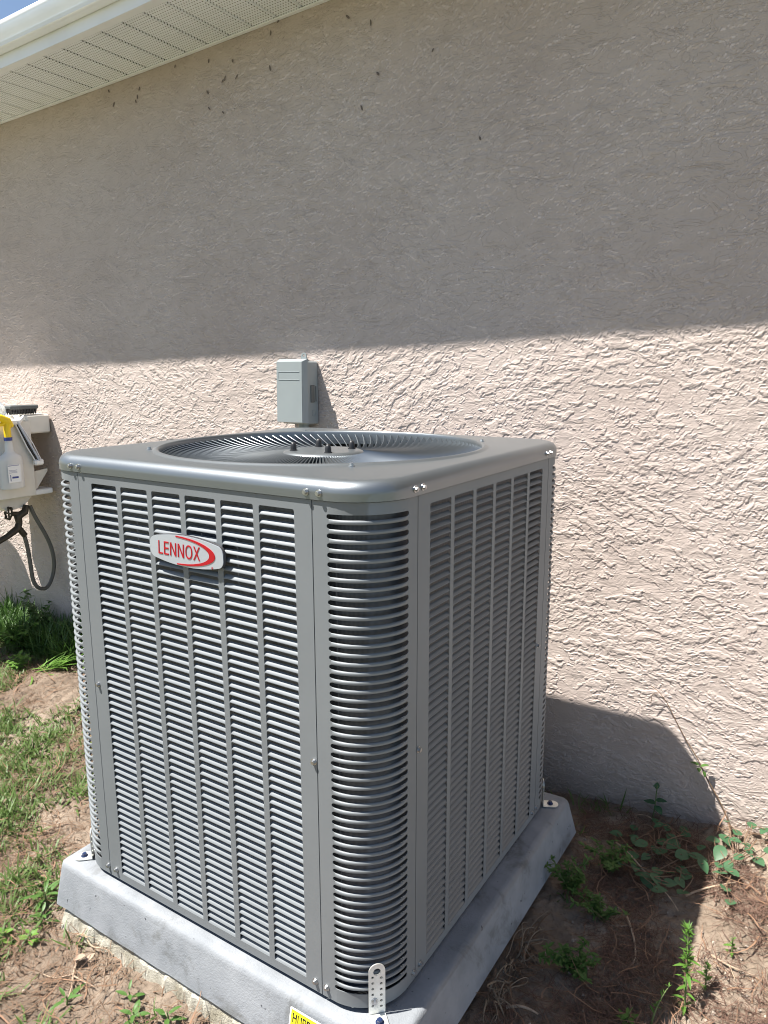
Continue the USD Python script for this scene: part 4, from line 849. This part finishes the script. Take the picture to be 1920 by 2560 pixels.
creeper('shaded round-leaved creeper spreading inside the shadow of the unit', [(1.116, 1.018), (1.063, 0.971), (1.098, 0.953), (1.079, 0.928), (1.112, 0.915), (1.073, 0.89), (1.044, 0.872), (1.01, 0.928), (1.175, 0.913), (1.096, 0.805), (1.123, 0.814),
         (1.19, 0.842), (1.166, 0.738), (1.081, 0.762), (1.115, 0.719), (1.068, 0.757), (1.03, 0.83), (0.99, 0.88), (1.14, 0.86), (1.15, 0.78), (1.05, 0.79), (1.13, 0.97), (1.05, 1.0), (1.0, 0.97), (1.09, 0.87), (1.13, 0.89), (1.06, 0.85), (1.16, 0.81), (1.10, 0.76), (1.02, 0.77), (1.13, 0.76), (0.97, 0.92), (1.17, 0.87), (1.08, 0.99), (1.02, 0.9), (1.145, 0.83)], (1.09, 0.86), 0.028, 0.036)
wp = thing('wall_seedling', 'dark round-leaved seedling standing against the shaded wall base', 'weed', (1.03, WY - 0.035, float(gz(1.03, 1.05))))
obj('stem', tube([(0, 0, 0), (0.004, 0, 0.05), (0.006, 0, 0.11)], 0.0015, 6), 'stem_green', wp)
for yw, hz, s, pt in ((2.9, 0.055, 0.034, 0.1), (0.3, 0.065, 0.030, 0.3), (1.6, 0.10, 0.020, 0.8), (4.2, 0.105, 0.016, 0.7), (5.6, 0.05, 0.030, -0.1)):
    obj('leaf', put(leaf_mesh(s, s * 0.75, 0.15, 0.4, 6), (0.004, 0, hz), yw, pt), 'creeper_leaf', wp, smooth=True)
vn = thing('climbing_vine', 'thin brown vine stem climbing the stucco wall at the lower right', 'vine', (0, 0, 0))
obj('stem', tube(spline([(1.230, 1.055, -0.11), (1.207, 1.068, -0.066), (1.182, 1.070, -0.022), (1.152, 1.070, 0.025), (1.130, 1.070, 0.065), (1.101, 1.071, 0.106), (1.061, 1.072, 0.170), (1.031, 1.072, 0.217), (0.996, 1.073, 0.243)], 40), np.linspace(0.0019, 0.0008, 40), 6), 'stem_brown', vn)
for q, yw, s, pt in (((1.133, 1.062, 0.056), 3.0, 0.024, 0.3), ((1.137, 1.062, 0.054), 0.4, 0.022, 0.5), ((1.134, 1.06, 0.050), 4.9, 0.018, 0.1), ((1.145, 1.064, 0.043), 5.5, 0.016, -0.8)):
    obj('leaf', put(leaf_mesh(s, s * 0.6, 0.2, 0.4, 5), q, yw, pt), 'weed_leaf', vn, smooth=True)
obj('tendril', tube(spline([(1.018, 1.070, 0.228), (1.004, 1.066, 0.222), (1.001, 1.068, 0.208), (1.0, 1.07, 0.196)], 10), 0.0008, 5), 'stem_brown', vn)
# twigs, roots and leaves on the soil
def twig(label, pts, r, branches=(), name='twig', cat='twig'):
    P_ = [(x, y, float(gz(x, y, False)) + h) for x, y, h in pts]
    w = thing(name, label, cat, P_[0]); o = np.array(P_[0])
    obj('main_stem', tube(spline(np.array(P_) - o, 18), np.linspace(r, r * 0.5, 18), 7), 'twig', w)
    for b_ in branches:
        B_ = np.array([(x, y, float(gz(x, y, False)) + h) for x, y, h in b_]) - o
        obj('branch', tube(spline(B_, 12), np.linspace(r * 0.7, r * 0.35, 12), 6), 'twig', w)
twig('forked pale root lying on the bare soil in front of the pad', [(0.118, -0.096, 0.008), (0.142, -0.122, 0.010), (0.166, -0.142, 0.010), (0.185, -0.165, 0.006)], 0.0028,
     [[(0.140, -0.120, 0.010), (0.118, -0.140, 0.008), (0.080, -0.150, 0.006)], [(0.144, -0.123, 0.010), (0.178, -0.122, 0.010), (0.206, -0.118, 0.006)]], 'root', 'root')
twig('thin curving root along the foot of the old footing', [(0.055, -0.052, 0.010), (0.090, -0.052, 0.016), (0.118, -0.058, 0.012), (0.150, -0.050, 0.016), (0.172, -0.048, 0.010)], 0.0022, (), 'root', 'root')
twig('dry upright stalk leaning on the pad side near the footing', [(0.19, -0.085, 0.0), (0.183, -0.066, 0.025), (0.178, -0.052, 0.055)], 0.0016, [[(0.183, -0.066, 0.025), (0.20, -0.070, 0.05)], [(0.185, -0.07, 0.02), (0.17, -0.068, 0.05)]], 'dry_stalk', 'stalk')
twig('bent brown twig lying on the shaded soil right of the pad', [(1.068, 0.640, 0.012), (1.088, 0.600, 0.014), (1.106, 0.560, 0.012), (1.114, 0.510, 0.010), (1.106, 0.490, 0.006)], 0.0030, [[(1.08, 0.615, 0.012), (1.06, 0.60, 0.012), (1.04, 0.60, 0.006)]])
twig('long diagonal pale stem crossing the shaded creeper', [(0.985, 0.845, 0.040), (1.03, 0.812, 0.040), (1.08, 0.775, 0.030), (1.13, 0.735, 0.020), (1.165, 0.70, 0.012)], 0.0024)
twig('long straight brown twig pointing out from the creeper into the sun', [(1.170, 0.752, 0.012), (1.205, 0.790, 0.018), (1.235, 0.815, 0.016), (1.262, 0.84, 0.012)], 0.0028)
twig('short thick stick at the bottom edge in the shade', [(0.930, 0.285, 0.006), (0.958, 0.295, 0.010), (0.99, 0.300, 0.006)], 0.0034)
twig('thin dry twig on the sunlit sand by the right edge', [(1.25, 0.60, 0.010), (1.285, 0.585, 0.012), (1.33, 0.59, 0.008)], 0.0022, [[(1.285, 0.586, 0.012), (1.30, 0.56, 0.008)]])
twig('pale stem standing against the base of the shaded wall', [(0.985, 1.055, 0.0), (1.0, 1.05, 0.012), (1.035, 1.035, 0.014), (1.05, 1.01, 0.0)], 0.0020)
dg = thing('uprooted_grass', 'clump of dead uprooted grass leaning on the right side of the pad', 'dry grass clump', (0.900, 0.36, float(gz(0.900, 0.36))))
for k in range(44):
    a_ = random.uniform(-1.5, 1.5); q0 = np.array([random.uniform(-0.010, 0.022), random.uniform(-0.10, 0.13), random.uniform(0.0, 0.035)])
    l_ = random.uniform(0.03, 0.085); d1 = np.array([0.5 * random.random(), math.sin(a_), 0.6 * random.uniform(-0.4, 1)]); d1 /= np.linalg.norm(d1)
    pts = [q0, q0 + d1 * l_ * 0.4 + [0, 0, random.uniform(0.0, 0.012)], q0 + d1 * l_ * 0.75 + np.array([random.uniform(-0.006, 0.012), random.uniform(-0.01, 0.01), 0.0]), q0 + d1 * l_ + np.array([random.uniform(0, 0.014), random.uniform(-0.012, 0.012), -0.014 * random.random()])]
    obj('dry_stem', tube(spline(pts, 10), np.linspace(random.uniform(0.0010, 0.0028), 0.0007, 10), 6), 'dead_stem', dg)
n = 60
obj('dry_blades', blades(np.c_[rng.uniform(-0.008, 0.024, n), rng.uniform(-0.10, 0.13, n), rng.uniform(0, 0.03, n)], rng.uniform(-1.6, 1.6, n), rng.uniform(0.03, 0.08, n), rng.uniform(0.0015, 0.004, n), rng.uniform(0.3, 1.5, n), rng.uniform(0.2, 1.0, n)), 'straw', dg, smooth=False)
for lab_, x, y, yw, s in (('curled brown dead leaf on the soil by the forked root', 0.113, -0.100, 0.4, 0.030), ('second dead leaf beside the curled one, smaller and folded', 0.136, -0.089, 1.2, 0.022)):
    o = obj('dead_leaf', put(leaf_mesh(s, s * 0.62, 0.35, -0.5, 6), (x, y, float(gz(x, y)) + 0.012), yw, 0.1), 'dead_leaf', smooth=True); tag(o, lab_, 'leaf')
pgz = float(gz(-1.25, 0.78)); pg = thing('pulled_grass', 'small bundle of freshly pulled green grass lying on the sand mound', 'grass bundle', (-1.27, 0.75, pgz + 0.01))
n = 46
obj('blades', blades(np.c_[rng.normal(0, 0.018, n), rng.normal(0, 0.03, n), rng.uniform(0, 0.03, n)], rng.normal(1.0, 0.5, n), rng.uniform(0.06, 0.15, n), rng.uniform(0.005, 0.009, n), rng.uniform(0.9, 1.5, n), rng.uniform(0, 0.5, n)), 'bright_leaf', pg, smooth=False)
